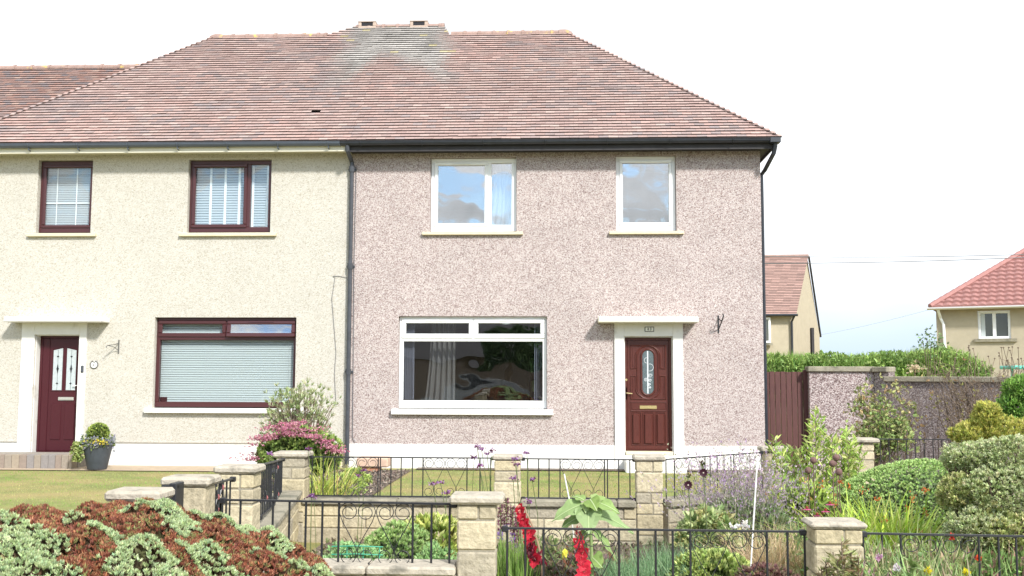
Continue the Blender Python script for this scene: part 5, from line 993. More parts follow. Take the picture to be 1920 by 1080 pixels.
# ---- verbena stems
for i, (px_, py_, Y_, lab_) in enumerate((
    (895, 838, 9.2, 'topmost of the purple heads left of the central pier cap'),
    (903, 843, 9.2, 'purple head just right of and below the topmost one by the central pier'),
    (913, 851, 9.0, 'low purple head between the topmost pair and the central pier cap'),
    (923, 845, 9.0, 'purple head nearest the left edge of the central pier cap'),
    (965, 861, 8.8, 'upper purple head against the top block of the central pier'),
    (969, 872, 8.6, 'lower purple head against the top block of the central pier'),
    (988, 850, 9.0, 'dark purple head level with the right edge of the central pier cap'),
    (889, 858, 9.3, 'tiny purple head crossing the top rail left of the central pier'),
    (899, 874, 8.8, 'purple head between the bars left of the central pier'),
    (812, 908, 8.6, 'left one of two dark purple heads before the lawn'),
    (826, 905, 8.6, 'right one of two dark purple heads before the lawn'),
    (838, 925, 8.4, 'purple head resting over the coping left of the tall front pier'),
    (577, 842, 9.1, 'purple head on the cap of the pier by the pink flowers'),
    (506, 852, 9.1, 'purple head left of the pier by the pink flowers'),
    (584, 932, 6.4, 'small purple head just above the top rail at the foot of that left pier'),
    (962, 898, 8.3, 'purple head halfway down the central pier'),
    (992, 942, 8.0, 'purple head over the low coping right of the central pier'),
    (998, 900, 8.3, 'small pale purple head right of the central pier before the lawn'),
    (671, 892, 9.3, 'left purple head among the green leaves near the bark bed'),
    (680, 883, 9.3, 'right purple head among the green leaves near the bark bed'))):
    q = P(px_, py_, Y_); t = plant('verbena_stem', q.x, Y_, lab_, 'flower', 'thin stemmed purple flowers')
    b = MB(); bx_ = q.x+random.uniform(-.1, .1); b.tube([(bx_, Y_+.05, 0), ((bx_+q.x)/2+.02, Y_, q.z*.6), tuple(q)], .003, 4, (.14, .18, .07)); b.build('stem', M['leaf'], t); lb = LB(); n = 22; p = np.array(q)+rng.normal(size=(n, 3))*[.016, .014, .007]; leaves(lb, p, np.tile([0, 0, 1.], (n, 1)), 4, .014, .010, pal(n, [(.30, .13, .32), (.20, .08, .17), (.40, .22, .46), (.16, .06, .10)]), 1.1); lb.build('flower_head', M['petal'], t)
# ---- gladioli
def gladiolus(pts, Y, label, facing, nfl, wmax=.07):
    P_ = [P(x, y, Y) for x, y in pts]; t = plant('gladiolus', P_[0].x, Y, label, 'flower', 'red gladioli'); b = MB(); b.tube([(P_[0].x+.02, Y, 0)]+[tuple(p) for p in P_], .008, 6, (.42, .30, .20), r1=.004); b.build('stalk', M['leaf'], t)
    lb = LB(); L0 = len(P_)
    for i in range(nfl):
        u = i/(nfl-1)*(L0-1); k = min(int(u), L0-2); c = P_[k].lerp(P_[k+1], u-k); s = wmax*(1-.55*(i/(nfl-1))**2.5); f = Vector((facing+random.uniform(-.25, .25), -1, random.uniform(-.15, .25))).normalized(); sx = Vector((1, 0, 0)); a0 = random.uniform(0, 1)
        e1 = f.cross(Vector((0, 0, 1))).normalized(); e2 = e1.cross(f); c0 = c+f*.01+e1*(-facing*s*.1 if facing else random.uniform(-.012, .012))+Vector((facing*s*.55, 0, 0))
        for ring, (rad, off) in enumerate(((1.0, 0), (.8, .5))):
            for j in range(3):
                a = a0+2*math.pi*(j+off)/3; d = e1*math.cos(a)+e2*math.sin(a); w_ = (e1*-math.sin(a)+e2*math.cos(a)); Rr = s*rad*.78
                cc = np.array((.66, .028, .06))*random.uniform(.75, 1.15); B0 = c0+f*.004
                m1 = B0+d*Rr*.55+f*Rr*.35; e_ = B0+d*Rr+f*Rr*.28; 
                for sg in (-1, 1): lb.quads([[B0, m1, e_, B0+d*Rr*.62+f*Rr*.42+w_*Rr*.42*sg]], cc*(1 if sg > 0 else .88))
                lb.quads([[B0+d*Rr*.1, B0+d*Rr*.5+w_*Rr*.12+f*Rr*.37, B0+d*Rr*.7+f*Rr*.42, B0+d*Rr*.5-w_*Rr*.12+f*Rr*.37]], (.52, .01, .03) if ring else (.78, .08, .10))
        n = 8; leaves(lb, np.array([c0]*n), np.array([tuple(f)]*n), 1, .03, .008, (.75, .35, .3), .4)
    lb.build('florets', M['petal'], t); lb = LB(); top = P_[-1]
    if facing == 0: n = 10; leaves(lb, np.array([top]*n)+rng.normal(size=(n, 3))*[.01, .01, .02], np.tile([.2, 0, 1.], (n, 1)), 2, .04, .014, pal(n, [(.22, .10, .07), (.3, .04, .05)]), .5); lb.build('buds', M['petal'], t)
    return t
gladiolus([(1016, 1048), (1006, 1010), (998, 985), (986, 960), (984, 950)], 5.45+.75, 'red gladiolus leaning over the front railing, left of the sunflower', -.6, 9, .074)
q = P(1004, 1030, 6.2); t = plant('spent_gladiolus', q.x, 6.2, 'withered dark maroon blooms below the leaning red gladiolus', 'flower'); lb = LB(); p = np.array([P(1000-2*i, 1018+7*i, 6.18) for i in range(4)]+[P(1010, 1036, 6.2), P(1016, 1044, 6.2), P(1002, 1046, 6.2)]); p = np.repeat(p, 8, 0)+rng.normal(size=(56, 3))*.012; leaves(lb, p, np.tile([-.2, -.3, -1], (56, 1)), 3, .035, .014, pal(56, [(.20, .02, .04), (.12, .02, .03)]), .6); lb.build('blooms', M['petal'], t)
gladiolus([(1097, 1110), (1093, 1080), (1090, 1050), (1086, 1025), (1084, 1012)], 5.95, 'upright red gladiolus behind the scroll hearts, below the sunflower leaves', 0, 10, .068)
for (px_, l) in ((1037, 'broad pale green sword leaf left of the upright gladiolus'), (1030, 'bent pale green sword leaf below the leaning gladiolus')):
    q = P(px_, 1040, 6.05); t = plant('sword_leaf', q.x, 6.05, l); lb = LB(); B = np.array([[q.x+.10+.006*i, 6.05, 0] for i in range(3)]); D = np.array([[-.24-.05*i, 0, 1] for i in range(3)]) if px_ == 1037 else np.array([[-.55-.1*i, 0, .8] for i in range(3)]); blades(lb, B, D, .50, .05, .05, [(.34, .46, .20)]*3, 5, .06); lb.build('leaf', M['leaf'], t)
# ---- sunflower
t = plant('sunflower_plant', P(1108, 1000, 6.7).x, 6.7, 'tall unopened sunflower with big heart shaped pale green leaves'); Ys = 6.7
def bigleaf(lb, stem, base, tip, wd, up_=Vector((0, 0, 1)), col=(.28, .42, .14), fold=.18):
    base, tip = Vector(base), Vector(tip); ax = tip-base; L_ = ax.length; ax.normalize(); sd_ = ax.cross(up_).normalized(); nn = sd_.cross(ax); prev = None; n = 10
    for i in range(n+1):
        u = i/n; w_ = wd*.5*(math.sin(math.pi*min(1, (u+.03))**.62)**.75)*(1-.18*u) if u < 1 else 0; c = base+ax*L_*u+nn*(.16*L_*(u*(1-u)))-Vector((0, 0, .10*L_*u*u)); rip = .06*wd*math.sin(u*15)
        row = [c-sd_*w_+nn*(w_*fold+rip), c-sd_*w_*.5+nn*w_*fold*.35, c, c+sd_*w_*.5+nn*w_*fold*.35, c+sd_*w_+nn*(w_*fold-rip)]
        if prev:
            for j in range(4): lb.quads([[prev[j], row[j], row[j+1], prev[j+1]]], np.array(col)*.80*random.uniform(.93, 1.07))
            lb.quads([[prev[2]+sd_*.0035+nn*.003, prev[2]-sd_*.0035+nn*.003, row[2]-sd_*.003+nn*.003, row[2]+sd_*.003+nn*.003]], (.45, .55, .28))
        prev = row
    stem.tube([base-ax*.02, base], .004, 5, (.30, .38, .15))
st = MB(); topS = P(1103, 938, Ys); st.tube([(P(1112, 1000, Ys).x, Ys, 0), tuple(P(1110, 1060, Ys)), tuple(P(1108, 1000, Ys)), tuple(topS)], .013, 8, (.30, .40, .16), r1=.008)
LV = [((1092, 946), (1035, 972), .16, .0, 0, (.34, .48, .19)), ((1103, 948), (1104, 998), .19, -.10, 1, (.37, .50, .23)), ((1112, 940), (1162, 958), .14, -.05, 0, (.32, .46, .15)), ((1095, 938), (1072, 928), .08, .08, 0, (.30, .44, .14)), ((1112, 938), (1135, 930), .10, .10, 0, (.36, .48, .18)),
      ((1108, 960), (1188, 992), .16, .05, 0, (.36, .50, .22)), ((1098, 965), (1048, 990), .13, .05, 0, (.22, .34, .10)), ((1106, 1000), (1068, 1030), .13, .08, 0, (.22, .34, .08)), ((1112, 995), (1155, 1045), .11, .1, 0, (.32, .46, .16)), ((1110, 1045), (1130, 1062), .14, -.06, 1, (.30, .44, .13)), ((1100, 942), (1098, 960), .07, -.04, 1, (.4, .52, .2)), ((1106, 936), (1120, 955), .12, -.10, 1, (.26, .38, .10))]
for (a, c, wd, dy, face, col) in LV:
    base = P(*a, Ys); tip = P(*c, Ys+dy-.02); lb = LB(); sm = MB()
    bigleaf(lb, sm, base, tip, wd, Vector((0, -1, .45)) if face else Vector((.1, -.55, 1)), col); lb.build('leaf', M['leaf'], t)
    st.tube([(base.x*.6+topS.x*.4, Ys, base.z-.03), base], .004, 5, (.35, .42, .18))
st.build('stem', M['leaf'], t)
q = P(1059, 1028, 6.65); lb = LB(); leaves(lb, np.array([q]*5), np.tile([0, -.3, -1.], (5, 1)), 2, .06, .03, (.62, .60, .08), .35); lb.build('yellow_leaf', M['leaf'], t)
# ---- feathery dark green
for (px_, rx_, yt, l, nm, Y_) in ((1180, .22, 1028, 'feathery dark green fine leaved plant right of the sunflower stem', 'dark', 6.8), (1262, .26, 1006, 'taller feathery grey green plant behind the plain railing bars', 'dark', 7.0)):
    q = P(px_, yt, Y_); t = plant('feathery_plant', q.x, Y_, l); lb = LB(); n = 1000; B = np.c_[q.x+rng.normal(size=n)*rx_*.5, Y_+rng.normal(size=n)*.12, rng.uniform(0, q.z*.55, n)]; blades(lb, B, np.c_[rng.normal(size=n)*.45, rng.normal(size=n)*.3, np.ones(n)], q.z*.5, .0045, .05, pal(n, [(.13, .24, .12), (.20, .32, .16), (.28, .40, .22)]), 2)
    p = B+[0, 0, .06]; leaves(lb, p, np.tile([0, 0, 1.], (n, 1)), 5, .05, .003, pal(n, [(.15, .27, .13), (.25, .38, .20)]), .9); lb.build('foliage', M['leaf'], t)
q = P(1090, 1060, 7.6); t = plant('dry_heather', q.x, 7.6, 'brownish pink dried heather mat behind the gladioli'); dome(t, (q.x, 7.6, 0), (.45, .4, .26), 10, .2, 1300, 7, .05, .008, 'brown', 9, zmin=0, mixes=lambda p, c: pal(len(p), [(.22, .17, .15), (.30, .20, .2), (.16, .20, .09), (.34, .27, .17)]))
cushion(1340, 1022, 6.9, .33, 'low bright green leafy cushion between the cane and the plain bars', 'mid', 41, 1000, .045, .020, k=7, mixes=lm([1.9, 1.65, 1.7]))
cushion(1445, 1047, 6.5, .32, 'brown purple heather cushion left of the slab capped pier', 'brown', 42, 1000, .03, .007, mixes=lambda p, c: pal(len(p), [(.20, .10, .09), (.27, .15, .14), (.30, .22, .16), (.15, .14, .07)]))
# ---- straw grass
q = P(1448, 968, 7.4); t = plant('dry_grass', q.x, 7.4, 'tuft of dry straw coloured grass left of the slab capped pier'); lb = LB(); n = 800; B = np.c_[q.x+rng.normal(size=n)*.10, 7.4+rng.normal(size=n)*.08, np.zeros(n)]; blades(lb, B, np.c_[rng.normal(size=n)*.5, rng.normal(size=n)*.35, np.ones(n)], q.z*1.15, .006, .28, pal(n, G('straw')), 4); lb.build('blades', M['leaf'], t)
# ---- purple perovskia / lavender
q = P(1385, 900, 8.6); t = plant('lavender_bush', q.x, 8.6, 'large airy bush of pale purple flower spikes before the white plinth', 'flowering shrub'); lb = LB(); n = 460; B = np.c_[q.x+rng.normal(size=n)*.16, 8.6+rng.normal(size=n)*.16, np.full(n, .05)]; D = np.c_[rng.normal(size=n)*.38, rng.normal(size=n)*.3, np.ones(n)]
Ln_ = .80*rng.uniform(.8, 1.25, n)[:, None]; tip = B+nrm(D)*Ln_; blades(lb, B, D, .80, .005, .02, pal(n, [(.26, .28, .18), (.32, .32, .24), (.2, .22, .12)]), 3, .1)
p = np.repeat(B+nrm(D)*Ln_*.55, 9, 0)*0; uu = rng.uniform(.45, 1.02, (n*9, 1)); p = np.repeat(B, 9, 0)+np.repeat(nrm(D)*Ln_, 9, 0)*uu; leaves(lb, p, nrm(np.repeat(D, 9, 0)), 2, .024, .009, pal(len(p), [(.44, .32, .45), (.37, .25, .42), (.50, .43, .43), (.42, .39, .32), (.46, .38, .44), (.34, .36, .24)]), .9, .18)
d = dirs(520, -.1); p = np.array([q.x, 8.6, .22])+d*[.42, .34, .28]; leaves(lb, p, nrm(d+[0, 0, .4]), 8, .07, .018, pal(len(p), [(.26, .33, .16), (.32, .40, .22), (.18, .25, .11), (.2, .3, .12)]), .9); lb.build('spikes', M['petal'], t)
q = P(1300, 985, 8.2); t = plant('leafy_plant', q.x, 8.2, 'sprawling grey green leafy plant at the end of the low block wall'); lb = LB(); n = 420; d = dirs(n, -.1); p = np.array([P(1325, 940, 8.2).x, 8.2, .24])+d*[.25, .2, .28]*rng.uniform(.5, 1, (len(d), 1)); leaves(lb, p, nrm(d+[0, 0, .2]), 5, .06, .03, pal(len(p), [(.34, .43, .18), (.44, .50, .25), (.24, .33, .13), (.50, .48, .22)]), .9); lb.build('leaves', M['leaf'], t)
for (x, y, l) in ((1318.5, 886, 'upper dark maroon hollyhock flower against the scroll railing'), (1290, 909, 'lower dark maroon hollyhock flower against the scroll railing')):
    q = P(x, y, 8.0); t = plant('hollyhock', q.x, 8.0, l, 'flower', 'dark hollyhock flowers'); lb = LB()
    for a in np.linspace(0, 2*math.pi, 11)[:-1]: d = Vector((math.cos(a), -.35, math.sin(a))); w_ = Vector((-math.sin(a), 0, math.cos(a))); lb.quads([[q, q+d*.022+w_*.013, q+d*.036, q+d*.022-w_*.013]], (.05, .012, .025))
    lb.quads([[q+Vector((-.005, -.014, -.005)), q+Vector((.005, -.014, -.005)), q+Vector((.005, -.014, .005)), q+Vector((-.005, -.014, .005))]], (.7, .6, .5)); p = np.array([P(x+2, y-13, 8.02)]*5)+rng.normal(size=(5, 3))*.012; leaves(lb, p, np.tile([0, 0, 1.], (5, 1)), 3, .03, .016, pal(5, [(.08, .05, .03), (.12, .14, .05)]), 1); lb.build('petals', M['petal'], t); b = MB(); b.tube([(q.x+.05, 8.05, 0), (q.x+.02, 8.02, q.z*.6), (q.x, 8.01, q.z+.06)], .005, 5, (.16, .2, .09)); b.build('stem', M['leaf'], t)
# ---- tall willow leaved stems
def leafystems(px0, px1, ytop, Y, n, label, cols, Ln=.10, Wd=.022, name='leafy_shrub', seed=0, spread=.16, hj=.25):
    r = random.Random(seed); t = plant(name, P((px0+px1)/2, 900, Y).x, Y, label, 'shrub'); lb = LB(); b = MB()
    for i in range(n):
        u = (i+.5)/n; px_ = px0+(px1-px0)*u; top = P(px_, ytop(u) if callable(ytop) else ytop+r.uniform(0, 50), Y+r.uniform(-.25, .25)); bs = Vector((top.x+r.uniform(-.06, .06)-(u-.5)*.2, top.y, 0)); mid = bs.lerp(top, .5)+Vector((r.uniform(-.05, .05), 0, 0)); b.tube([bs, mid, top], .006, 5, r1=.002)
        m = int(top.z/.022); tt = np.linspace(.12, 1, m); a = rng.uniform(0, 6.28, m); pts = np.array([bs.lerp(mid, v*2) if v < .5 else mid.lerp(top, v*2-1) for v in tt]); d = nrm(np.c_[np.cos(a), np.sin(a), rng.uniform(.4, 1.3, m)]); leaves(lb, pts, d, 2, Ln, Wd, pal(m, cols), .35, .15)
    b.build('stems', M['bark'], t); lb.build('leaves', M['leaf'], t)
yt = lambda u: 840-78*math.exp(-((u-.50)/.10)**2)-20*math.exp(-((u-.04)/.06)**2)-40*math.exp(-((u-.8)/.13)**2)+random.uniform(0, 22)
leafystems(1444, 1620, yt, 10.0, 34, 'tall bright green willow leaved shrub in front of the brown gate', [(.34, .48, .11), (.42, .54, .14), (.26, .38, .08), (.50, .52, .20)], .085, .020, seed=4)
q = P(1500, 880, 9.2); t = plant('orange_bud_plant', q.x, 9.0, 'orange tinged leafy clump behind the rusty balls', 'shrub'); dome(t, (q.x, 9.0, .28), (.34, .3, .36), 7, .2, 420, 7, .07, .017, 'mid', 6, mixes=lambda p, c: np.where(rng.random((len(p), 1)) < .10, np.array([.48, .22, .10]), c*[2.1, 1.9, 1.5]))
# ---- coneflowers
for (x, y, l) in ((1513, 953, 'leftmost pink coneflower just above the slab capped pier'), (1556, 944, 'topmost pink coneflower above the slab capped pier'), (1548, 957, 'pink coneflower right of the middle above the slab capped pier'), (1532, 965, 'dark half spent coneflower close above the pier slab')):
    q = P(x, y, 7.2); t = plant('coneflower', q.x, 7.2, l, 'flower', 'pink coneflowers'); lb = LB()
    for a in np.linspace(0, 2*math.pi, 14)[:-1]: d = Vector((math.cos(a), math.sin(a)*.9-.15, -.28)); w_ = Vector((-math.sin(a), math.cos(a), 0)); lb.quads([[q+d*.008, q+d*.024+w_*.0065, q+d*.036, q+d*.024-w_*.0065]], np.array((.58, .10, .26))*(random.uniform(.8, 1.2) if x != 1532 else .5))
    lb.build('petals', M['petal'], t); b = MB(); b.sphere(q+Vector((0, 0, .004)), .012, 8, (.25, .05, .03)); b.tube([(q.x, 7.25, 0), q], .004, 5, (.18, .24, .08)); b.build('cone', M['leaf'], t)
# ---- crocosmia
q = P(1655, 960, 7.8); t = plant('crocosmia_clump', q.x, 7.8, 'large clump of lime green arching blades with orange flowers', 'flowering plant'); lb = LB(); n = 1500; B = np.c_[q.x+rng.normal(size=n)*.16, 7.8+rng.normal(size=n)*.13, np.zeros(n)]; tips = blades(lb, B, np.c_[rng.normal(size=n)*.75, rng.normal(size=n)*.45, np.ones(n)], .86, .023, .40, pal(n, [(.38, .52, .07), (.44, .57, .10), (.30, .44, .06), (.50, .54, .16)]), 5); lb.build('leaves', M['leaf'], t)
for (x, y) in ((1734, 920), (1712, 935), (1578, 905), (1618, 921), (1540, 915), (1645, 938), (1590, 915), (1735, 965), (1659, 978), (1720, 998), (1565, 945), (1700, 955)):
    c = P(x, y, 7.6+random.uniform(-.15, .2)); lb = LB(); m = 8; p = np.array(c)+rng.normal(size=(m, 3))*[.014, .010, .014]; leaves(lb, p, np.tile([.2, -.3, 1.], (m, 1)), 3, .020, .008, pal(m, [(.55, .17, .05), (.48, .13, .05), (.60, .28, .10)]), .8); lb.build('flower', M['petal'], t)
# ---- green dome and big variegated shrub
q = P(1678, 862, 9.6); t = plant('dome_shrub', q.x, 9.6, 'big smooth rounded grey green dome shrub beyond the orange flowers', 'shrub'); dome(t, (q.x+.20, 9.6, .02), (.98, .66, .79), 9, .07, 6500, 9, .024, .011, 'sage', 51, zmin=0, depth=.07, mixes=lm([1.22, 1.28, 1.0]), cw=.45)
t = plant('variegated_shrub', P(1850, 900, 7.6).x, 7.6, 'large tiered cream and green variegated shrub at the right edge', 'shrub'); 
k0 = [((1850, 868), 7.7, .36, .30, .17), ((1915, 860), 7.5, .36, .3, .19), ((1812, 862), 7.6, .20, .2, .10), ((1800, 930), 7.4, .18, .2, .15), ((1880, 930), 7.3, .32, .3, .20), ((1945, 930), 7.4, .30, .3, .2), ((1830, 1000), 7.2, .24, .25, .16), ((1900, 1005), 7.1, .30, .25, .16), ((1840, 965), 7.3, .14, .2, .1)]
lb = LB(); bb = MB(); bs = Vector((P(1862, 960, 7.5).x, 7.55, 0))
for i, ((x, y), Y_, a, c_, h) in enumerate(k0):
    c = P(x, y, Y_); d = dirs(760, -.75); rr = lumps(d, 8, .20, .3, 60+i)[:, None]; p = np.array(c)+d*[a, c_, h]*rr*(1-.25*rng.random((len(d), 1))); cols = pal(len(p), [(.45, .50, .28), (.36, .43, .20), (.53, .55, .35), (.40, .45, .22)] if i not in (7, 8, 3) else [(.40, .43, .17), (.30, .35, .12), (.50, .50, .25)]); leaves(lb, p, nrm(d+[0, 0, .4]), 8, .030, .014, cols, .85, .18)
    stems(bb, bs+Vector((random.uniform(-.05, .05), 0, 0)), [tuple(c)]+[tuple(v) for v in p[:7]], .016, .05)
bb.build('branches', M['bark'], t); lb.build('foliage', M['leaf'], t)
# ---- golden conifer and dark green one
t = plant('golden_conifer', P(1850, 830, 10).x, 10.2, 'golden yellow green conifer behind the variegated shrub', 'shrub'); lb = LB()
for i, (x, y, a, h) in enumerate(((1848, 790, .12, .16), (1835, 812, .24, .14), (1880, 815, .26, .14), (1920, 810, .24, .13), (1870, 838, .4, .15), (1812, 822, .12, .09), (1849, 776, .045, .09))):
    c = P(x, y, 10.2); d = dirs(300, -.6); rr = lumps(d, 7, .25, .3, 80+i)[:, None]; p = np.array(c)+d*[a, .25, h]*rr; leaves(lb, p, nrm(d+[0, 0, 1.0]), 7, .045, .013, pal(len(p), [(.50, .48, .12), (.42, .44, .10), (.56, .53, .18), (.3, .34, .08)]), .7)
lb.build('foliage', M['leaf'], t); b = MB(); b.tube([(P(1850, 830, 10).x, 10.2, 0), (P(1850, 830, 10).x, 10.2, .9)], .04, 6, r1=.01); b.build('trunk', M['bark'], t)
t = plant('green_shrub', P(1912, 760, 11).x, 11, 'fresh mid green shrub at the right edge above the golden conifer', 'shrub'); lb = LB()
for i, (x, y, a, h) in enumerate(((1915, 738, .16, .16), (1900, 772, .15, .16), (1930, 770, .2, .3))):
    c = P(x, y, 11); d = dirs(330, -.8); p = np.array(c)+d*[a, .2, h]*lumps(d, 6, .2, .3, 90+i)[:, None]; leaves(lb, p, nrm(d+[0, 0, .3]), 6, .06, .024, pal(len(p), [(.19, .34, .07), (.26, .42, .10), (.13, .25, .06)]), .9)
lb.build('foliage', M['leaf'], t); b = MB(); stems(b, (P(1920, 760, 11).x, 11, 0), [tuple(P(1915, 738, 11)), tuple(P(1900, 772, 11)), tuple(P(1930, 750, 11))], .02, .05); b.build('branches', M['bark'], t)
# ---- rose bush against wall, bare climber
def twiggy(name, px_, Y, label, xs, ys, nst, leafcols, nleaf, lsz, r=.006, seed=1, baseY=0):
    rr = random.Random(seed); bx_ = P(px_, 860, Y).x; t = plant(name, bx_, Y, label, 'shrub'); b = MB(); pts = []
    for i in range(nst):
        c = Vector((P(xs[0]+(xs[1]-xs[0])*rr.random(), 780, Y).x, Y+rr.uniform(-.25, .15), P(1700, ys[0]+(ys[1]-ys[0])*rr.random()**1.3, Y).z)); bs = Vector((bx_+rr.uniform(-.25, .25), Y+rr.uniform(-.1, .1), 0)); m = bs.lerp(c, .55)+Vector((rr.uniform(-.12, .12), rr.uniform(-.1, .1), rr.uniform(0, .15))); path = [bs, bs.lerp(m, .5), m, m.lerp(c, .5)+Vector((0, 0, .03)), c]; b.tube(path, r*rr.uniform(.7, 1.6), 4, r1=r*.4)
        for j in range(4):
            s = m.lerp(c, rr.random()); e = s+Vector((rr.uniform(-.3, .3), rr.uniform(-.12, .12), rr.uniform(-.05, .25))); b.tube([s, s.lerp(e, .5)+Vector((0, 0, .03)), e], r*.4, 3); pts += [s.lerp(e, k/5) for k in range(6)]
    b.build('twigs', M['bark'], t)
    if nleaf: lb = LB(); p = np.array(pts); p = p[rng.choice(len(p), nleaf)]+rng.normal(size=(nleaf, 3))*.04; leaves(lb, p, nrm(rng.normal(size=(nleaf, 3))+[0, 0, .4]), 3, lsz, lsz*.55, pal(nleaf, leafcols), 1.0); lb.build('leaves', M['leaf'], t)
    return t
twiggy('rose_bush', 1662, 14.6, 'sparse olive and yellow leaved bush against the pale wall end', (1600, 1715), (715, 830), 36, [(.26, .29, .11), (.36, .36, .15), (.44, .33, .18), (.18, .24, .08)], 620, .062, seed=5)
twiggy('rose_bush', 1650, 14.2, 'lower denser olive leafed bush behind the stone pier of the far railing', (1615, 1690), (780, 835), 24, [(.24, .31, .10), (.34, .36, .15), (.18, .25, .08)], 640, .06, seed=8)
twiggy('climber', 1850, 14.4, 'tangle of bare brown climber stems on the long dark wall', (1745, 1935), (690, 770), 80, [(.3, .2, .12), (.35, .33, .12)], 70, .05, .008, seed=6)
twiggy('climber', 1730, 14.9, 'thin bare shoots with a few yellow leaves in the middle of the dark wall', (1670, 1790), (700, 800), 16, [(.36, .34, .14), (.3, .2, .1)], 40, .05, .004, seed=7)
b = MB(); t = plant('bare_shoots', P(1860, 700, 17.5).x, 17.6, 'bare upright shoots sticking up above the dark wall before the pantiled house', 'shrub')
for i in range(30):
    x, y = random.uniform(1790, 1925), random.uniform(648, 690); c = P(x, y, 17.6); b.tube([(c.x+random.uniform(-.3, .3), 17.6, .9), (c.x+random.uniform(-.1, .1), 17.6, (c.z+.9)/2+.2), c], .005, 3); b.sphere(c, .018, 5)
b.build('shoots', M['bark'], t)
# ---- hedge of tall grass behind the walls
t = None; lb = LB(); n = 42000; Yh = 21.0; xa, xb_ = P(1425, 680, Yh).x, P(1838, 680, Yh).x; X = rng.uniform(xa, xb_, n); u = (X-xa)/(xb_-xa); Yy = Yh+rng.uniform(-.6, .6, n)
topz = np.interp(u, [0, .3, .6, .75, .85, .93, 1.0], [P(1450, 664, Yh).z, P(1550, 664, Yh).z, P(1650, 660, Yh).z, P(1720, 652, Yh).z, P(1760, 655, Yh).z, P(1800, 662, Yh).z, P(1832, 680, Yh).z])
zb = topz*rng.uniform(.45, .90, n)+.05*np.sin(X*3.1)*np.sin(X*1.3+1); B = np.c_[X, Yy, zb]; blades(lb, B, np.c_[rng.normal(size=n)*.35, rng.normal(size=n)*.3, np.ones(n)], .27, .013, .06, np.where((u > .62)[:, None], pal(n, [(.26, .38, .10), (.18, .30, .08), (.40, .46, .17)]), pal(n, [(.25, .40, .09), (.33, .47, .14), (.16, .30, .07)])), 2); m_ = 6000; X = rng.uniform(xa, xb_, m_); u = (X-xa)/(xb_-xa); tz_ = np.interp((X-xa)/(xb_-xa), [0, .6, .75, .85, 1.0], [P(1450, 668, Yh).z, P(1650, 664, Yh).z, P(1720, 655, Yh).z, P(1760, 659, Yh).z, P(1832, 685, Yh).z]); pp = np.c_[X, Yh+rng.uniform(-.7, .3, m_), tz_*rng.uniform(.55, 1.0, m_)+.05*np.sin(X*5)]; leaves(lb, pp, nrm(rng.normal(size=(m_, 3))+[0, -.4, .5]), 4, .085, .03, np.where((noise2(pp, 2.2, 4) > 0)[:, None], pal(m_, [(.28, .40, .11), (.34, .46, .15)]), pal(m_, [(.18, .28, .08), (.24, .35, .10)])), .9); o = lb.build('overgrown_hedge', M['leaf']); tagit(o, 'overgrown bright green hedge rising behind the coping of the garden walls', 'hedge', None, 'stuff')
b = MB()
q0 = P(1745, 665, 20); t = plant('sapling', q0.x, 20.0, 'thin sapling standing above the hedge left of the pantiled house', 'shrub'); tips = [P(x, y, 20) for x, y in ((1730, 640), (1738, 633), (1752, 632), (1745, 645), (1760, 645), (1735, 652), (1765, 655))]; stems(b, (q0.x, 20, .5), [tuple(v) for v in tips], .01, .05); b.build('stems', M['bark'], t); lb = LB(); p = np.repeat(np.array([tuple(v) for v in tips]), 16, 0)+rng.normal(size=(len(tips)*16, 3))*.09; leaves(lb, p, nrm(rng.normal(size=p.shape)+[0, 0, .3]), 2, .07, .03, pal(len(p), [(.12, .19, .08), (.18, .26, .1)]), .9); lb.build('leaves', M['leaf'], t)
q = P(1715, 692, 19.2); t = plant('flower_cluster', q.x, 19.2, 'pale cream flower cluster in the hedge just above the dark wall', 'flower'); b = MB(); b.tube([(q.x, 19.2, .4), q], .01, 5); b.build('stem', M['bark'], t); lb = LB(); n = 60; p = np.array(q)+rng.normal(size=(n, 3))*[.08, .05, .04]; leaves(lb, p, np.tile([0, -.4, .8], (n, 1)), 4, .04, .03, pal(n, [(.6, .5, .36), (.66, .6, .42)]), 1); lb.build('petals', M['petal'], t)
# ---- plants in front of the right railing
q = P(1580, 1035, 5.2); t = plant('spiky_plant', q.x, 5.2, 'upright olive green plant with narrow whorled leaves against the slab capped pier'); lb = LB(); b = MB()
for (x, y) in ((1578, 1016), (1562, 1035), (1596, 1032), (1548, 1052), (1610, 1045), (1583, 1040), (1570, 1050), (1600, 1058), (1540, 1065)):
    top = P(x, y, 5.2+random.uniform(-.1, .1)); bs = Vector((q.x+(top.x-q.x)*.6, top.y, .0)); b.tube([bs, top], .006, 5, r1=.003); m = 46; tt = rng.uniform(.55, 1, m); p = np.array([bs.lerp(top, v) for v in tt]); a = rng.uniform(0, 6.28, m); leaves(lb, p, nrm(np.c_[np.cos(a), np.sin(a), rng.uniform(.2, .9, m)]), 2, .055, .011, pal(m, [(.18, .20, .08), (.26, .27, .12), (.22, .16, .09), (.32, .33, .14)]), .3)
b.build('stems', M['bark'], t); lb.build('leaves', M['leaf'], t)
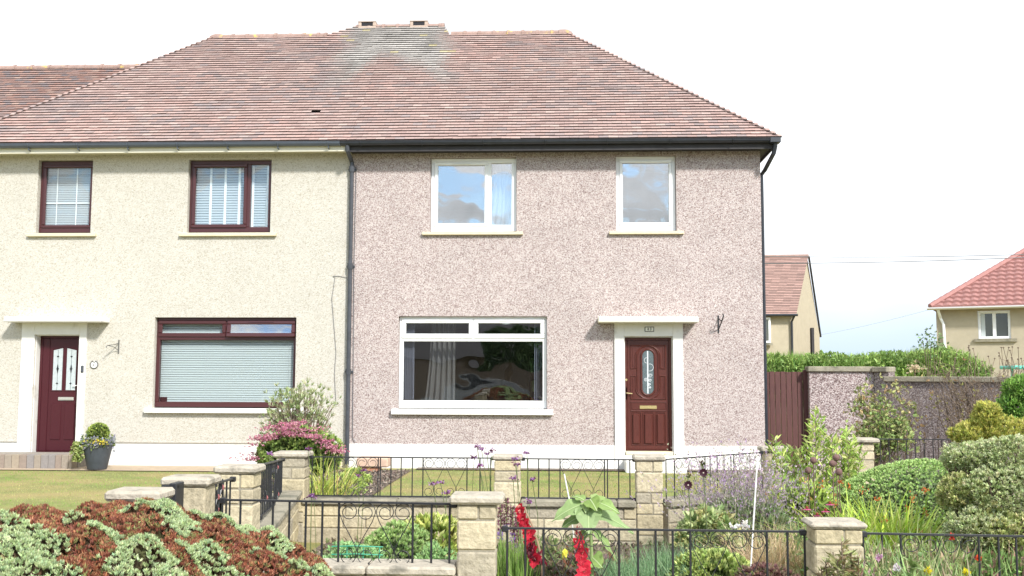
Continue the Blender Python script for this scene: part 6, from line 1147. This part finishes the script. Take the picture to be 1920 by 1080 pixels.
def wildbed(x0, x1, Y, yt, n, label, cols, seed, cat='plant'):
    c = P((x0+x1)/2, yt, Y); t = plant('mixed_bedding', c.x, Y, label, cat); lb = LB(); xa, xb_ = P(x0, yt, Y).x, P(x1, yt, Y).x; X = rng.uniform(xa, xb_, n); B = np.c_[X, Y+rng.normal(size=n)*.16, rng.uniform(0, c.z*.8, n)]
    blades(lb, B, np.c_[rng.normal(size=n)*.5, rng.normal(size=n)*.4, np.ones(n)], c.z*.38, .011, .1, pal(n, cols), 3); p = B+[0, 0, c.z*.1]; leaves(lb, p, nrm(rng.normal(size=(n, 3))+[0, 0, .6]), 3, .05, .018, pal(n, cols), .8); lb.build('leaves', M['leaf'], t); return t, lb, c
wb = [(.22, .33, .11), (.32, .41, .16), (.17, .25, .10), (.42, .44, .22), (.30, .25, .16)]
wildbed(1610, 1680, 5.3, 1055, 420, 'mixed pink and green bedding at the foot of the slab capped pier', wb+[(.42, .25, .28)], 1)
wildbed(1680, 1800, 5.25, 1050, 620, 'mixed green bedding with long leaves before the right scroll hearts', wb, 2)
wildbed(1800, 1960, 6.6, 1035, 900, 'grassy bedding in the bottom right corner behind the railing', [(.16, .26, .07), (.22, .32, .10), (.12, .2, .06), (.26, .16, .12)], 3)
wildbed(1590, 1800, 6.6, 1010, 900, 'straggly seed heads and stems behind the right front railing', wb+[(.36, .30, .18)], 4)
wildbed(1500, 1620, 7.0, 985, 500, 'green foliage around the stems of the coneflowers', wb, 5)
wildbed(990, 1110, 7.6, 1010, 500, 'wispy green and brown stems behind the leaning gladiolus', [(.2, .24, .1), (.3, .24, .16), (.14, .2, .07)], 6)
q = P(1720, 1045, 5.2); t = plant('hosta', q.x, 5.2, 'pale green broad leaved plant in front of the right scroll hearts'); lb = LB(); sm = MB()
for (a, c) in (((1712, 1062), (1690, 1040)), ((1715, 1060), (1738, 1048)), ((1708, 1066), (1728, 1066)), ((1712, 1064), (1705, 1042))): bigleaf(lb, sm, P(*a, 5.2), P(*c, 5.12), .05, Vector((0, -.5, 1)), (.30, .42, .15))
lb.build('leaves', M['leaf'], t); sm.tube([(q.x, 5.2, 0), tuple(P(1712, 1064, 5.2))], .01, 6, (.3, .4, .16)); sm.build('stem', M['leaf'], t)
for (x, y, col, l) in ((1833, 1048, (.75, .09, .03), 'small orange red poppy by the right railing bars'), (1784, 1007, (.70, .04, .03), 'small red poppy just under the right top rail'), (1812, 1075, (.85, .62, .03), 'bright yellow daisy at the bottom edge of the picture'), (1741, 1075, (.8, .6, .05), 'tiny yellow daisy at the bottom edge left of the bright one'), (1646, 1046, (.58, .36, .50), 'pale pink clover head beside the slab capped pier'), (1681, 1067, (.7, .66, .72), 'whitish clover head before the right scroll hearts')):
    q = P(x, y, 5.15 if y > 1040 and x != 1833 else 6.3); t = plant('small_flower', q.x, q.y, l, 'flower'); lb = LB(); n = 16; p = np.array(q)+rng.normal(size=(n, 3))*.007; leaves(lb, p, np.tile([0, -.5, .6], (n, 1)), 3, .018, .014, col, 1); lb.build('petals', M['petal'], t); b = MB(); b.tube([(q.x, q.y+.02, 0), q], .003, 4, (.16, .24, .08)); b.build('stem', M['leaf'], t)
q = P(1392, 990, 7.8); t = plant('white_flower', q.x, 7.8, 'white bloom low behind the cane just above the front rail', 'flower'); lb = LB(); p = np.array(q)+rng.normal(size=(20, 3))*[.04, .02, .015]; leaves(lb, p, np.tile([0, -.4, .7], (20, 1)), 4, .03, .024, (.78, .78, .72), 1); lb.build('petals', M['petal'], t); b = MB(); b.tube([(q.x, 7.8, 0), q], .004, 4, (.16, .24, .08)); b.build('stem', M['leaf'], t)
# tree across the street for the reflection
t = plant('broadleaf_tree', -2.4, -13.5, 'dark leafy tree across the street, reflected in the living room glass', 'tree'); b = MB(); b.tube([(-2.4, -13.5, 0), (-2.35, -13.5, 1.4), (-2.4, -13.4, 3.0)], .16, 8, r1=.07); b.build('trunk', M['bark'], t); lb = LB(); d = dirs(1500, -.6); p = np.array([-2.4, -13.5, 2.7])+d*[1.7, 1.5, 1.5]*lumps(d, 10, .2, .3, 9)[:, None]*rng.uniform(.6, 1, (len(d), 1)); leaves(lb, p, nrm(d), 6, .16, .09, pal(len(p), G('dark')), .9); lb.build('crown', M['leaf'], t)
